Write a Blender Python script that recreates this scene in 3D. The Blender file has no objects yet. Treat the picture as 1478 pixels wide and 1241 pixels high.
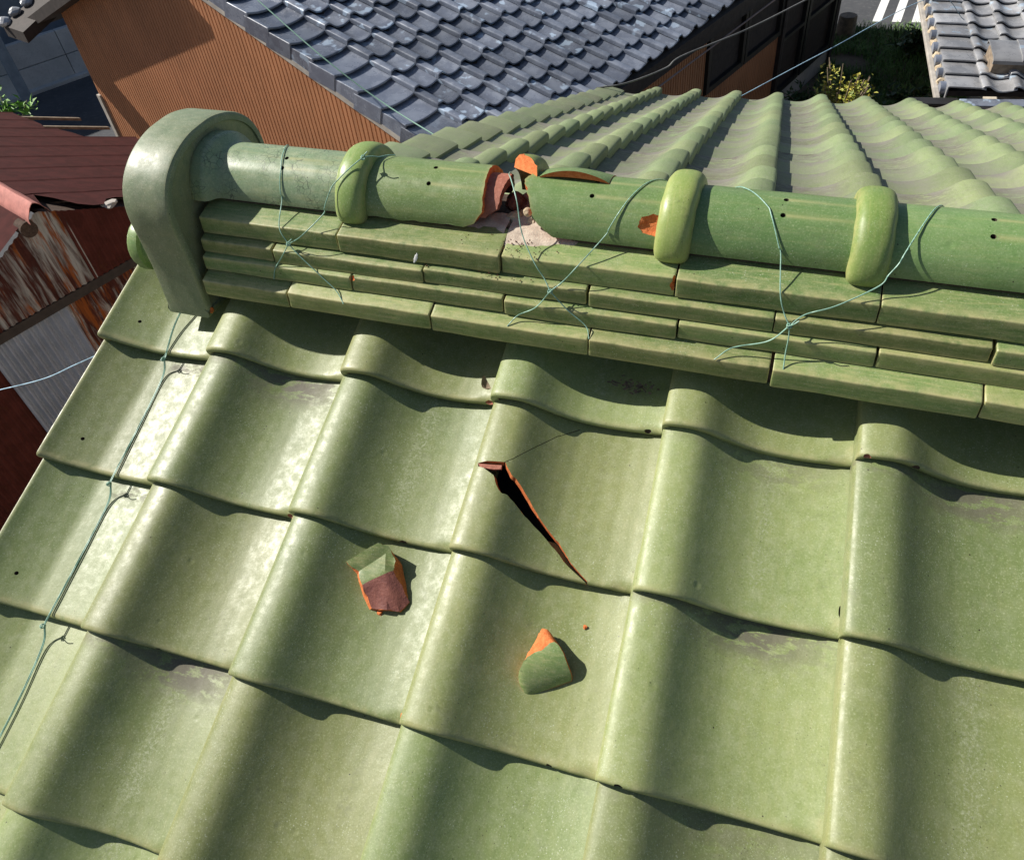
import bpy, bmesh, math, random
from mathutils import Vector, Matrix, noise as mnoise
import numpy as np

# ------------------------------------------------------------------ camera, light, exposure
scene = bpy.context.scene
C_ROT = Matrix(((0.950164, 0.298603, -0.089585), (0.147954, -0.684853, -0.713503), (-0.274406, 0.664690, -0.694902)))   # rows: camera right, down, forward in world
cam_d = bpy.data.cameras.new('camera')
cam = bpy.data.objects.new('camera', cam_d)
scene.collection.objects.link(cam)
cam_d.sensor_fit = 'HORIZONTAL'
cam_d.sensor_width = 36.0
cam_d.lens = 1117.66 / 1478.0 * 36.0
cam_d.shift_y = -67.0 / 1478.0
cam_d.clip_start = 0.02
cam_d.clip_end = 2000
_r, _d, _f = C_ROT
cam.matrix_world = Matrix(((_r[0], -_d[0], -_f[0], 0.88781), (_r[1], -_d[1], -_f[1], -0.78395), (_r[2], -_d[2], -_f[2], 0.87569), (0, 0, 0, 1)))
scene.camera = cam

LIGHT = Vector((1.0, -0.06, -0.85)).normalized()
world = bpy.data.worlds.new('World')
scene.world = world
world.use_nodes = True
wn = world.node_tree.nodes
sky = wn.new('ShaderNodeTexSky')
sky.sky_type = 'NISHITA'
sky.sun_disc = False
sky.sun_elevation = math.asin(-LIGHT.z)
sky.sun_rotation = math.atan2(-LIGHT.x, -LIGHT.y)
sky.air_density = 1.0
sky.dust_density = 1.0
wn['Background'].inputs['Strength'].default_value = 0.060
world.node_tree.links.new(sky.outputs[0], wn['Background'].inputs['Color'])
sun_d = bpy.data.lights.new('sun', 'SUN')
sun_d.energy = 5.0
sun_d.angle = math.radians(0.53)
sun_d.color = (1.0, 0.95, 0.87)
sun = bpy.data.objects.new('sun', sun_d)
scene.collection.objects.link(sun)
sun.rotation_euler = LIGHT.to_track_quat('-Z', 'Y').to_euler()
vs = scene.view_settings
vs.view_transform = 'Standard'
vs.look = 'None'
vs.exposure = 0.54
vs.gamma = 1.0
vs.use_curve_mapping = False

random.seed(7)
RND = random.Random(11)

# ------------------------------------------------------------------ helpers
ROOTW = {}

def link(o, parent=None):
    scene.collection.objects.link(o)
    if parent is not None:
        o.parent = parent
        o.matrix_parent_inverse = Matrix.Translation(-ROOTW.get(parent.name, Vector((0, 0, 0))))
    return o

def mesh(name, verts, faces, mats=(), fmat=None, smooth=None):
    m = bpy.data.meshes.new(name)
    m.from_pydata([tuple(v) for v in verts], [], faces)
    for mt in mats:
        m.materials.append(mt)
    if fmat is not None:
        m.polygons.foreach_set('material_index', fmat)
    if smooth:
        m.polygons.foreach_set('use_smooth', [True] * len(m.polygons))
        m.set_sharp_from_angle(angle=math.radians(smooth))
    m.update()
    return m

def obj(name, m, parent=None, mat=None, matrix=None):
    o = bpy.data.objects.new(name, m)
    if mat is not None:
        m.materials.append(mat)
    link(o, parent)
    if matrix is not None:
        o.matrix_basis = matrix
    return o

def tag(o, label=None, cat=None, group=None, kind=None):
    if label: o['label'] = label
    if cat: o['category'] = cat
    if group: o['group'] = group
    if kind: o['kind'] = kind
    return o

def empty(name, loc, label, cat, group=None):
    o = bpy.data.objects.new(name, None)
    o.empty_display_size = 0.1
    o.location = loc
    scene.collection.objects.link(o)
    ROOTW[o.name] = Vector(loc)
    return tag(o, label, cat, group)

def fattr(m, name, vals):
    a = m.attributes.new(name, 'FLOAT', 'POINT')
    a.data.foreach_set('value', vals)

def grid_shell(top, bot, mats, idx=(0, 1, 1), smooth=40, name='shell'):
    """closed solid between two equally sized point grids; idx = material of top, bottom, rim"""
    ni, nj = len(top), len(top[0])
    v = [p for row in top for p in row] + [p for row in bot for p in row]
    n = ni * nj
    f, fm = [], []
    for i in range(ni - 1):
        for j in range(nj - 1):
            a, b, c, d = i * nj + j, (i + 1) * nj + j, (i + 1) * nj + j + 1, i * nj + j + 1
            f.append((a, b, c, d)); fm.append(idx[0])
            f.append((n + d, n + c, n + b, n + a)); fm.append(idx[1])
    def rim(a, b):
        f.append((b, a, n + a, n + b)); fm.append(idx[2])
    for i in range(ni - 1):
        rim(i * nj, (i + 1) * nj); rim((i + 1) * nj + nj - 1, i * nj + nj - 1)
    for j in range(nj - 1):
        rim(j + 1, j); rim((ni - 1) * nj + j, (ni - 1) * nj + j + 1)
    return mesh(name, v, f, mats, fm, smooth)

def flip_if_needed(m):
    bm = bmesh.new(); bm.from_mesh(m)
    bmesh.ops.recalc_face_normals(bm, faces=bm.faces)
    bm.to_mesh(m); bm.free()
    return m

def box(name, x0, x1, y0, y1, z0, z1, bev=0.0, mat=None, fn=None):
    bm = bmesh.new()
    bmesh.ops.create_cube(bm, size=1)
    for v in bm.verts:
        v.co = Vector(((x0 + x1) / 2 + v.co.x * (x1 - x0), (y0 + y1) / 2 + v.co.y * (y1 - y0), (z0 + z1) / 2 + v.co.z * (z1 - z0)))
    if bev:
        bmesh.ops.bevel(bm, geom=list(bm.edges), offset=bev, segments=2, affect='EDGES', profile=0.6)
    if fn:
        for v in bm.verts:
            v.co = Vector(fn(v.co))
    bmesh.ops.recalc_face_normals(bm, faces=bm.faces)
    m = bpy.data.meshes.new(name)
    bm.to_mesh(m); bm.free()
    if mat: m.materials.append(mat)
    return m

def prism(name, poly, z0, z1, mat=None, fn=None, bev=0.0):
    """poly in the x-y plane extruded along z, then mapped by fn"""
    bm = bmesh.new()
    vs_ = [bm.verts.new((x, y, z0)) for x, y in poly]
    f = bm.faces.new(vs_)
    r = bmesh.ops.extrude_face_region(bm, geom=[f])
    for g in r['geom']:
        if isinstance(g, bmesh.types.BMVert):
            g.co.z = z1
    if bev:
        bmesh.ops.bevel(bm, geom=list(bm.edges), offset=bev, segments=2, affect='EDGES', profile=0.6)
    if fn:
        for v in bm.verts:
            v.co = Vector(fn(v.co))
    bmesh.ops.recalc_face_normals(bm, faces=bm.faces)
    m = bpy.data.meshes.new(name)
    bm.to_mesh(m); bm.free()
    if mat: m.materials.append(mat)
    return m

def catmull(pts, n=8):
    P = [Vector(p) for p in pts]
    P = [P[0] * 2 - P[1]] + P + [P[-1] * 2 - P[-2]]
    out = []
    for i in range(1, len(P) - 2):
        a, b, c, d = P[i - 1], P[i], P[i + 1], P[i + 2]
        for k in range(n):
            t = k / n
            out.append(0.5 * ((2 * b) + (c - a) * t + (2 * a - 5 * b + 4 * c - d) * t * t + (3 * b - a - 3 * c + d) * t ** 3))
    out.append(P[-2])
    return out

def tube_data(pts, r, sides=6):
    verts, faces = [], []
    n = len(pts)
    up = Vector((0.31, 0.2, 0.93)).normalized()
    for i, p in enumerate(pts):
        t = (pts[min(i + 1, n - 1)] - pts[max(i - 1, 0)])
        t = t.normalized() if t.length > 1e-9 else Vector((1, 0, 0))
        s = t.cross(up)
        s = s.normalized() if s.length > 1e-5 else Vector((1, 0, 0))
        u = s.cross(t)
        rr_ = r[i] if isinstance(r, (list, tuple)) else r
        for k in range(sides):
            a = 2 * math.pi * k / sides
            verts.append(p + s * (math.cos(a) * rr_) + u * (math.sin(a) * rr_))
    for i in range(n - 1):
        for k in range(sides):
            a, b = i * sides + k, i * sides + (k + 1) % sides
            faces.append((a, b, b + sides, a + sides))
    faces.append(tuple(range(sides))[::-1])
    faces.append(tuple((n - 1) * sides + k for k in range(sides)))
    return verts, faces

def tubes(name, polylines, r, mat, sides=6, smooth=60):
    V, F = [], []
    for pts in polylines:
        v, f = tube_data(pts, r, sides)
        o = len(V)
        V += v
        F += [tuple(i + o for i in q) for q in f]
    return flip_if_needed(mesh(name, V, F, (mat,), None, smooth))

def bool_cut(m, cutters):
    """difference m - cutters (meshes); cut faces keep the cutter's material"""
    a = bpy.data.objects.new('tmp_a', m)
    scene.collection.objects.link(a)
    cs = []
    for c in cutters:
        o = bpy.data.objects.new('tmp_c', c)
        scene.collection.objects.link(o)
        md = a.modifiers.new('b', 'BOOLEAN')
        md.object = o
        md.operation = 'DIFFERENCE'
        md.solver = 'EXACT'
        md.material_mode = 'TRANSFER'
        cs.append(o)
    dg = bpy.context.evaluated_depsgraph_get()
    dg.update()
    r = bpy.data.meshes.new_from_object(a.evaluated_get(dg))
    for o in [a] + cs:
        bpy.data.objects.remove(o)
    return r

# ------------------------------------------------------------------ materials
class NT:
    def __init__(s, name):
        s.m = bpy.data.materials.new(name)
        s.m.use_nodes = True
        s.t = s.m.node_tree
        s.b = s.t.nodes['Principled BSDF']
    def n(s, typ, **kw):
        o = s.t.nodes.new('ShaderNode' + typ)
        for k, v in kw.items():
            setattr(o, k, v)
        return o
    def l(s, a, b):
        s.t.links.new(a, b)
    def setin(s, sock, v):
        if hasattr(v, 'is_linked') or isinstance(v, bpy.types.NodeSocket):
            s.l(v, sock)
        else:
            sock.default_value = v
    def pos(s):
        return s.n('NewGeometry').outputs['Position']
    def objco(s):
        return s.n('TexCoord').outputs['Object']
    def mapv(s, v, scale=(1, 1, 1), rot=(0, 0, 0), loc=(0, 0, 0)):
        o = s.n('Mapping')
        s.l(v, o.inputs['Vector'])
        o.inputs['Scale'].default_value = scale
        o.inputs['Rotation'].default_value = rot
        o.inputs['Location'].default_value = loc
        return o.outputs[0]
    def noise(s, v, scale, detail=4, rough=0.55, dist=0.0):
        o = s.n('TexNoise')
        s.l(v, o.inputs['Vector'])
        o.inputs['Scale'].default_value = scale
        o.inputs['Detail'].default_value = detail
        o.inputs['Roughness'].default_value = rough
        o.inputs['Distortion'].default_value = dist
        return o.outputs['Fac']
    def voro(s, v, scale, feature='F1', out='Distance'):
        o = s.n('TexVoronoi', feature=feature)
        s.l(v, o.inputs['Vector'])
        o.inputs['Scale'].default_value = scale
        return o.outputs[out]
    def ramp(s, f, a, b, lo=0.0, hi=1.0):
        o = s.n('MapRange')
        o.interpolation_type = 'SMOOTHSTEP'
        s.l(f, o.inputs['Value'])
        o.inputs['From Min'].default_value = a
        o.inputs['From Max'].default_value = b
        o.inputs['To Min'].default_value = lo
        o.inputs['To Max'].default_value = hi
        return o.outputs['Result']
    def math(s, op, a, b=0.0):
        o = s.n('Math', operation=op)
        s.setin(o.inputs[0], a)
        s.setin(o.inputs[1], b)
        return o.outputs[0]
    def mix(s, fac, a, b, blend='MIX'):
        o = s.n('Mix', data_type='RGBA', blend_type=blend)
        s.setin(o.inputs[0], fac)
        for sock, v in ((o.inputs[6], a), (o.inputs[7], b)):
            if isinstance(v, (tuple, list)):
                sock.default_value = (*v, 1) if len(v) == 3 else v
            else:
                s.l(v, sock)
        return o.outputs[2]
    def attr(s, name):
        return s.n('Attribute', attribute_name=name).outputs['Fac']
    def rand(s):
        return s.n('ObjectInfo').outputs['Random']
    def bump(s, h, strength, dist=0.002, nrm=None):
        o = s.n('Bump')
        s.l(h, o.inputs['Height'])
        o.inputs['Strength'].default_value = strength
        o.inputs['Distance'].default_value = dist
        if nrm is not None:
            s.l(nrm, o.inputs['Normal'])
        return o.outputs['Normal']
    def out(s, col, rough=0.5, spec=0.5, normal=None, metal=0.0, coat=0.0, coat_rough=0.1):
        s.setin(s.b.inputs['Base Color'], col if not isinstance(col, tuple) else (*col, 1))
        s.setin(s.b.inputs['Roughness'], rough)
        s.setin(s.b.inputs['Specular IOR Level'], spec)
        s.setin(s.b.inputs['Metallic'], metal)
        s.b.inputs['Coat Weight'].default_value = coat
        s.b.inputs['Coat Roughness'].default_value = coat_rough
        if normal is not None:
            s.l(normal, s.b.inputs['Normal'])
        return s.m

def glaze(name, c1, c2, dust, dust_amt=0.5, streak_dir=(1, 1, 1), rough=0.36, craze=False, edge_col=(0.42, 0.37, 0.16), coat=0.0, lichen=0.0, streak_amt=0.45):
    t = NT(name)
    p = t.pos()
    rnd = t.rand()
    off = t.n('CombineXYZ')
    t.l(t.math('MULTIPLY', rnd, 13.7), off.inputs[0]); t.l(t.math('MULTIPLY', rnd, 7.1), off.inputs[1])
    va = t.n('VectorMath', operation='ADD'); t.l(p, va.inputs[0]); t.l(off.outputs[0], va.inputs[1])
    q = va.outputs[0]
    big = t.noise(q, 5.0, 5, 0.6)
    mot = t.noise(q, 62.0, 7, 0.7)
    fine = t.noise(q, 420.0, 3, 0.6)
    strk = t.noise(t.mapv(q, streak_dir), 9.0, 5, 0.6, 0.3)
    col = t.mix(t.ramp(big, 0.3, 0.7), c1, c2)
    col = t.mix(t.ramp(strk, 0.45, 0.75, 0, streak_amt), col, t.mix(0.5, c2, edge_col))
    col = t.mix(t.ramp(strk, 0.42, 0.2, 0, streak_amt), col, tuple(x * 0.62 for x in c1))
    col = t.mix(t.math('MULTIPLY', t.ramp(mot, 0.4, 0.75), dust_amt), col, dust)
    # per piece brightness
    hs = t.n('HueSaturation')
    t.l(col, hs.inputs['Color'])
    t.l(t.ramp(rnd, 0, 1, 0.82, 1.15), hs.inputs['Value'])
    t.l(t.ramp(t.math('FRACT', t.math('MULTIPLY', rnd, 17.3)), 0, 1, 0.485, 0.512), hs.inputs['Hue'])
    col = hs.outputs[0]
    # fine grain and light specks
    col = t.mix(t.ramp(fine, 0.52, 0.75, 0, 0.35), col, tuple(min(1, x * 1.5 + 0.05) for x in dust))
    col = t.mix(t.ramp(fine, 0.45, 0.28, 0, 0.30), col, tuple(x * 0.45 for x in c1))
    sp = t.math('MULTIPLY', t.ramp(t.noise(q, 900.0, 2, 0.5), 0.66, 0.73), t.ramp(t.noise(q, 14.0, 3), 0.46, 0.66))
    col = t.mix(t.math('MULTIPLY', sp, 0.7), col, (0.62, 0.68, 0.56))
    # dark pits
    pit = t.math('MULTIPLY', t.ramp(t.voro(q, 75.0), 0.10, 0.05), t.ramp(t.noise(q, 33.0, 2), 0.58, 0.64))
    col = t.mix(pit, col, (0.03, 0.025, 0.015))
    pit2 = t.math('MULTIPLY', t.ramp(t.voro(q, 150.0), 0.13, 0.07), t.ramp(t.noise(q, 21.0, 3), 0.50, 0.60))
    col = t.mix(t.math('MULTIPLY', pit2, 0.75), col, (0.045, 0.042, 0.025))
    # grey grime in patches, pale lichen dots
    grime = t.math('MULTIPLY', t.ramp(t.noise(q, 19.0, 9, 0.75), 0.52, 0.70), t.ramp(t.noise(q, 160.0, 4, 0.7), 0.38, 0.62))
    col = t.mix(t.math('MULTIPLY', grime, 0.3), col, (0.085, 0.088, 0.055))
    lic = t.math('MULTIPLY', t.ramp(t.voro(q, 210.0), 0.22, 0.12), t.ramp(t.noise(q, 8.0, 4, 0.6), 0.52, 0.64))
    col = t.mix(t.math('MULTIPLY', lic, 0.55), col, (0.44, 0.47, 0.36))
    # attributes carried by the piece itself: thin glaze on edges (dark crescent on far tiles), run-off streak, mould under the overlap
    e = t.math('MULTIPLY', t.attr('edge'), t.ramp(t.noise(q, 60.0, 4, 0.6), 0.25, 0.6))
    col = t.mix(t.math('MULTIPLY', e, 0.8), col, edge_col)
    s_ = t.math('MULTIPLY', t.math('MULTIPLY', t.attr('streak'), t.ramp(t.math('FRACT', t.math('MULTIPLY', rnd, 9.31)), 0.80, 0.92)), t.ramp(t.noise(q, 240.0, 5, 0.8), 0.47, 0.66))
    col = t.mix(t.math('MULTIPLY', s_, 0.5), col, (0.42, 0.44, 0.32))
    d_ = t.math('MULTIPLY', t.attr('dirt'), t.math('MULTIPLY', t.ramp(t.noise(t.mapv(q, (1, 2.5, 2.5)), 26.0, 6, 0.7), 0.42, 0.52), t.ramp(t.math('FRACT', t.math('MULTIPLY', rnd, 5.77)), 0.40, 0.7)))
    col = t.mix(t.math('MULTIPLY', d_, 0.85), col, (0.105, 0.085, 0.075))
    col = t.mix(t.math('MULTIPLY', t.attr('run'), 0.8), col, (0.36, 0.35, 0.16))
    if lichen:
        lm = t.math('MULTIPLY', t.attr('dirt'), t.ramp(t.noise(q, 11.0, 6, 0.7), 0.3, 0.62))
        col = t.mix(t.math('MULTIPLY', lm, lichen), col, (0.190, 0.180, 0.150))
    h = t.math('ADD', t.math('MULTIPLY', mot, 0.5), t.math('MULTIPLY', fine, 0.14))
    if craze:
        cz = t.ramp(t.voro(t.mapv(q, (1, 1, 1)), 95.0, 'DISTANCE_TO_EDGE'), 0.055, 0.0)
        cz = t.math('MULTIPLY', cz, t.ramp(t.noise(q, 22.0, 3), 0.42, 0.58))
        col = t.mix(t.math('MULTIPLY', cz, 0.75), col, (0.03, 0.04, 0.03))
    dent = t.math('MULTIPLY', t.ramp(t.voro(q, 22.0), 0.16, 0.0), t.ramp(t.noise(q, 13.0, 2), 0.55, 0.62))
    nb = t.bump(t.math('SUBTRACT', big, t.math('MULTIPLY', dent, 0.25)), 0.18, 0.012)
    nb = t.bump(h, 0.22, 0.0022, nb)
    rg = t.ramp(mot, 0.3, 0.7, rough - 0.07, rough + 0.10)
    rg = t.math('ADD', rg, t.math('MULTIPLY', t.math('ADD', d_, s_), 0.2))
    return t.out(col, rg, 0.38, nb, coat=coat)

M_TILE = glaze('green_glaze_field', (0.162, 0.202, 0.072), (0.204, 0.236, 0.090), (0.27, 0.292, 0.17), 0.40, (14, 4, 4), 0.44, edge_col=(0.38, 0.34, 0.17), streak_amt=0.22)
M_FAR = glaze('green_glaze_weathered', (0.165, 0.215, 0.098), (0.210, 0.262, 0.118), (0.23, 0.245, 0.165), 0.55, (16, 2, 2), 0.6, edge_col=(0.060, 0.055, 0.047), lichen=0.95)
M_RIDGE = glaze('green_glaze_ridge', (0.130, 0.212, 0.068), (0.160, 0.240, 0.084), (0.24, 0.285, 0.145), 0.35, (2, 22, 22), 0.36, edge_col=(0.36, 0.34, 0.14))
M_RIDGE_OLD = glaze('green_glaze_crazed', (0.155, 0.225, 0.125), (0.205, 0.265, 0.15), (0.27, 0.31, 0.20), 0.5, (2, 14, 14), 0.36, craze=True)
M_BAND = glaze('green_glaze_band', (0.15, 0.235, 0.055), (0.20, 0.275, 0.075), (0.25, 0.29, 0.12), 0.35, (30, 3, 3), 0.38, edge_col=(0.42, 0.38, 0.16))
M_COURSE = glaze('green_glaze_course', (0.125, 0.195, 0.06), (0.20, 0.245, 0.085), (0.27, 0.285, 0.14), 0.5, (3, 26, 26), 0.40, edge_col=(0.46, 0.40, 0.20), streak_amt=0.8)
M_CAP = glaze('green_glaze_end_cap', (0.165, 0.22, 0.125), (0.215, 0.25, 0.145), (0.30, 0.31, 0.21), 0.6, (3, 14, 6), 0.44, edge_col=(0.34, 0.32, 0.17))

def clay(name, c, c2, rough=0.85, sc=120.0):
    t = NT(name)
    p = t.pos()
    n1 = t.noise(p, sc, 5, 0.7)
    col = t.mix(t.ramp(n1, 0.3, 0.7), c, c2)
    col = t.mix(t.ramp(t.noise(p, sc * 4, 3), 0.55, 0.75, 0, 0.5), col, tuple(min(1, x * 1.35) for x in c2))
    return t.out(col, rough, 0.25, t.bump(n1, 0.7, 0.003))

M_CLAY = clay('fired_clay_fresh_break', (0.50, 0.125, 0.035), (0.62, 0.20, 0.065))
M_CLAY_OLD = clay('fired_clay_unglazed', (0.27, 0.095, 0.06), (0.36, 0.145, 0.10), 0.7, 50)
M_CLAY_DARK = clay('fired_clay_maroon', (0.15, 0.055, 0.045), (0.20, 0.075, 0.055), 0.55, 60)
M_MORTAR = clay('lime_mortar', (0.40, 0.31, 0.20), (0.55, 0.46, 0.33), 0.95, 90)
M_MORTAR_PINK = clay('dusty_mortar', (0.42, 0.34, 0.27), (0.56, 0.48, 0.38), 0.95, 70)
M_CORE = clay('dark_ridge_clay', (0.045, 0.03, 0.022), (0.09, 0.06, 0.045), 0.95, 60)

def simple(name, c, rough=0.6, var=0.25, sc=12.0, bump=0.0, metal=0.0, spec=0.5):
    t = NT(name)
    p = t.pos()
    n1 = t.noise(p, sc, 6, 0.6)
    col = t.mix(t.ramp(n1, 0.25, 0.75), tuple(x * (1 - var) for x in c), tuple(min(1, x * (1 + var)) for x in c))
    return t.out(col, rough, spec, t.bump(n1, bump, 0.01) if bump else None, metal)

M_WIRE = simple('green_coated_wire', (0.22, 0.38, 0.30), 0.4, 0.2, 200)
M_ROPE = simple('pale_blue_twine', (0.33, 0.50, 0.62), 0.6, 0.25, 60)
M_CABLE = simple('grey_cable', (0.10, 0.10, 0.10), 0.6, 0.2, 30)
M_DECK = simple('roof_underlay', (0.03, 0.022, 0.017), 0.95, 0.3, 20)
M_WOOD = simple('weathered_timber', (0.22, 0.17, 0.12), 0.85, 0.35, 22, 0.4)
M_DARKWOOD = simple('dark_stained_timber', (0.035, 0.026, 0.022), 0.8, 0.3, 18, 0.3)
M_PLASTER = simple('beige_plaster', (0.48, 0.43, 0.35), 0.95, 0.12, 8, 0.3)

# ------------------------------------------------------------------ the green tiled roof
TH = 0.36239
CS, SN, TN = math.cos(TH), math.sin(TH), math.tan(TH)
W, L = 0.265, 0.2385
GROUND = -3.9

PX = [0, .012, .02, .03, .04, .05, .06, .07, .08, .09, .10, .11, .12, .14, .165, .19, .22, .25, .265, .30]
PH = [.031, .036, .0380, .0392, .0396, .0388, .0350, .0288, .0218, .0150, .0088, .0034, -.0014, -.0088, -.0128, -.0142, -.0118, -.0055, -.0008, .010]
def prof(x):
    return float(np.interp(x, PX, PH))
_xs = np.linspace(0, .30, 400)
_hs = np.array([prof(x) for x in _xs])
_k = np.hanning(17); _k /= _k.sum()
_hs2 = np.convolve(np.pad(_hs, 8, mode='edge'), _k, 'valid')
def prof_s(x):
    return float(np.interp(x, _xs, _hs2))

DROP = [.0185]
def slope_drop(s):
    return DROP[0] * s / L

def nose(s, r=.0065):
    if s >= r: return 0.0
    k = 1 - s / r
    return r * (1 - math.sqrt(max(0, 1 - k * k)))

def field_tile(name, mats, nx=34, ss=None, warp=0.0, seed=0, hk=1.0):
    ss = ss or [0, .0006, .002, .0042, .008, .014, .022, .034, .05, .07, .09, .11, .13, .15, .17, .19, .205, .22, .235, .25, .29]
    cols = [(0.0, .004), (0.0, .016), (0.0, .025), (.0012, .0295), (.004, .0322)]
    xs = list(np.linspace(.010, .298, nx))
    top, bot, at_e, at_d, at_s = [], [], [], [], []
    rr_ = random.Random(seed)
    ph = rr_.random() * 10
    for k, (x, hh) in enumerate(cols + [(x, None) for x in xs]):
        r1, r2 = [], []
        for s in ss:
            h = hk * hh if hh is not None else hk * prof_s(x)
            wv = warp * mnoise.noise(Vector((x * 9 + ph, s * 7, ph)))
            notch = 0.0
            if .232 < x < .268 and s < .012:
                notch = .0055 * min(1, (x - .232) / .012) * (1 - s / .012)
            hb_full = hk * prof_s(max(x, .013)) - .0145
            if hh is not None:
                xb, hb = .0125, .004 + (hb_full - .004) * k / 5
            else:
                xb, hb = x, hb_full
            d = slope_drop(s)
            r1.append((x, s, h - d + wv - nose(s) - notch))
            r2.append((xb, s + (.002 if s < .004 else 0), hb - d + wv - (0.001 if s < .01 else 0)))
            lip = math.exp(-((s - .004) / .0045) ** 2)
            at_e.append(max(.5 * lip, .28 * math.exp(-((x - .001) / .004) ** 2), .5 * (math.exp(-((x - .262) / .006) ** 2)) * (s < .03)))
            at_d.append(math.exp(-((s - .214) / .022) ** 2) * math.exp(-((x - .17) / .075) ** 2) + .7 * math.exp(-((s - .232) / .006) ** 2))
            at_s.append(math.exp(-((x - .158) / .017) ** 2) * (.35 + .65 * (s > .04)))
        top.append(r1); bot.append(r2)
    m = grid_shell(top, bot, mats, (0, 1, 0), 38, name)
    n = len(at_e)
    fattr(m, 'edge', at_e + [0] * n); fattr(m, 'dirt', at_d + [0] * n); fattr(m, 'streak', at_s + [0] * n)
    return flip_if_needed(m)

VX = [-.236, -.228, -.21, -.175, -.14, -.09, -.04, 0, .03]
VH = [.028, .021, .011, -.003, -.0135, -.016, -.012, -.004, .006]
def prof_v(x):
    return float(np.interp(x, VX, VH))
def verge_tile(name, mats, seed=0):
    ss = [0, .0006, .002, .0042, .008, .014, .022, .034, .05, .07, .09, .11, .13, .15, .17, .19, .205, .22, .235, .25, .29]
    xs = [-.2375, -.2362, -.2335, -.2295, -.224] + list(np.linspace(-.216, .028, 26))
    top, bot, e, d_, s_ = [], [], [], [], []
    for k, x in enumerate(xs):
        r1, r2 = [], []
        for s in ss:
            ro = nose(x + .2375, .010) * .8
            d = slope_drop(s)
            notch = .006 * (1 - s / .012) * min(1, max(0, (x + .034) / .012)) if x > -.034 and s < .012 else 0
            h = prof_v(x) - d - ro - nose(s) - notch
            r1.append((x, s, h))
            r2.append((x + (.012 if k < 2 else 0), s + (.002 if s < .004 else 0), prof_v(x) - d - (.05 if k == 0 else .0145)))
            e.append(max(.75 * math.exp(-((s - .006) / .006) ** 2), .9 * math.exp(-((x + .2375) / .004) ** 2)))
            d_.append(.8 * math.exp(-((s - .222) / .015) ** 2) * (x > -.1))
            s_.append(.7 * math.exp(-((x + .06) / .012) ** 2))
        top.append(r1); bot.append(r2)
    m = grid_shell(top, bot, mats, (0, 1, 0), 38, name)
    n = len(e)
    fattr(m, 'edge', e + [0] * n); fattr(m, 'dirt', d_ + [0] * n); fattr(m, 'streak', s_ + [0] * n)
    return flip_if_needed(m)

roof = empty('green_tiled_house', (0.8, 1.5, GROUND), 'house with green glazed tile roof and broken ridge in the foreground', 'house')
roof['kind'] = 'thing'
MN = Matrix(((1, 0, 0), (0, CS, -SN), (0, SN, CS))).to_4x4()       # near slope frame: x, up-slope, normal
MF = Matrix(((-1, 0, 0), (0, -CS, SN), (0, SN, CS))).to_4x4()      # far slope frame

# house walls and roof boards
house_wall = obj('wall', box('wall', -.06, 6.2, -2.6, 4.05, GROUND + .002, -1.62, 0, M_PLASTER), roof)
ridge_y, ridge_z = .235, .075
front = obj('front_slope', prism('front_slope', [(-.21, -1.9), (6.3, -1.9), (6.3, ridge_y), (-.21, ridge_y)], 0, 1, M_DECK,
            lambda c: (c.x, c.y, TN * c.y - (.06 if c.z > .5 else .10))), roof)
FZ = .188
back = obj('back_slope', prism('back_slope', [(-.24, ridge_y + .004), (6.3, ridge_y + .004), (6.3, 4.36), (-.24, 4.36)], 0, 1, M_DECK,
           lambda c: (c.x, c.y, FZ - TN * c.y - (.06 if c.z > .5 else .10))), roof)
gable = obj('gable_wall', mesh('gable_wall', [(-.06, -2.6, -1.618), (-.06, 4.05, -1.618), (-.06, 4.05, FZ - TN * 4.05 - .11), (-.06, ridge_y, ridge_z - .11), (-.06, -2.6, -TN * 2.6 - .11)],
            [(0, 1, 2, 3, 4)], (M_PLASTER,)), roof)

tile_meshes = [field_tile('roof_tile', (M_TILE, M_CLAY_OLD), warp=.0022, seed=i) for i in range(4)]
verge_m = verge_tile('verge_tile', (M_TILE, M_CLAY_OLD))

def near_mat(col, j, jit=True, r=None):
    o = Vector((col * W, -j * L * CS, -j * L * SN))
    r = r or random.Random(col * 31 + j * 7 + 5)
    dx, ds, dh = (r.uniform(-.003, .003), r.uniform(-.004, .004), r.uniform(-.0008, .0022)) if jit else (0, 0, 0)
    J = Matrix.Translation((dx, ds, dh)) @ Matrix.Rotation(r.uniform(-.009, .009) if jit else 0, 4, 'Z') @ Matrix.Rotation(r.uniform(-.006, .006) if jit else 0, 4, 'Y')
    return Matrix.Translation(o) @ MN @ J

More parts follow.
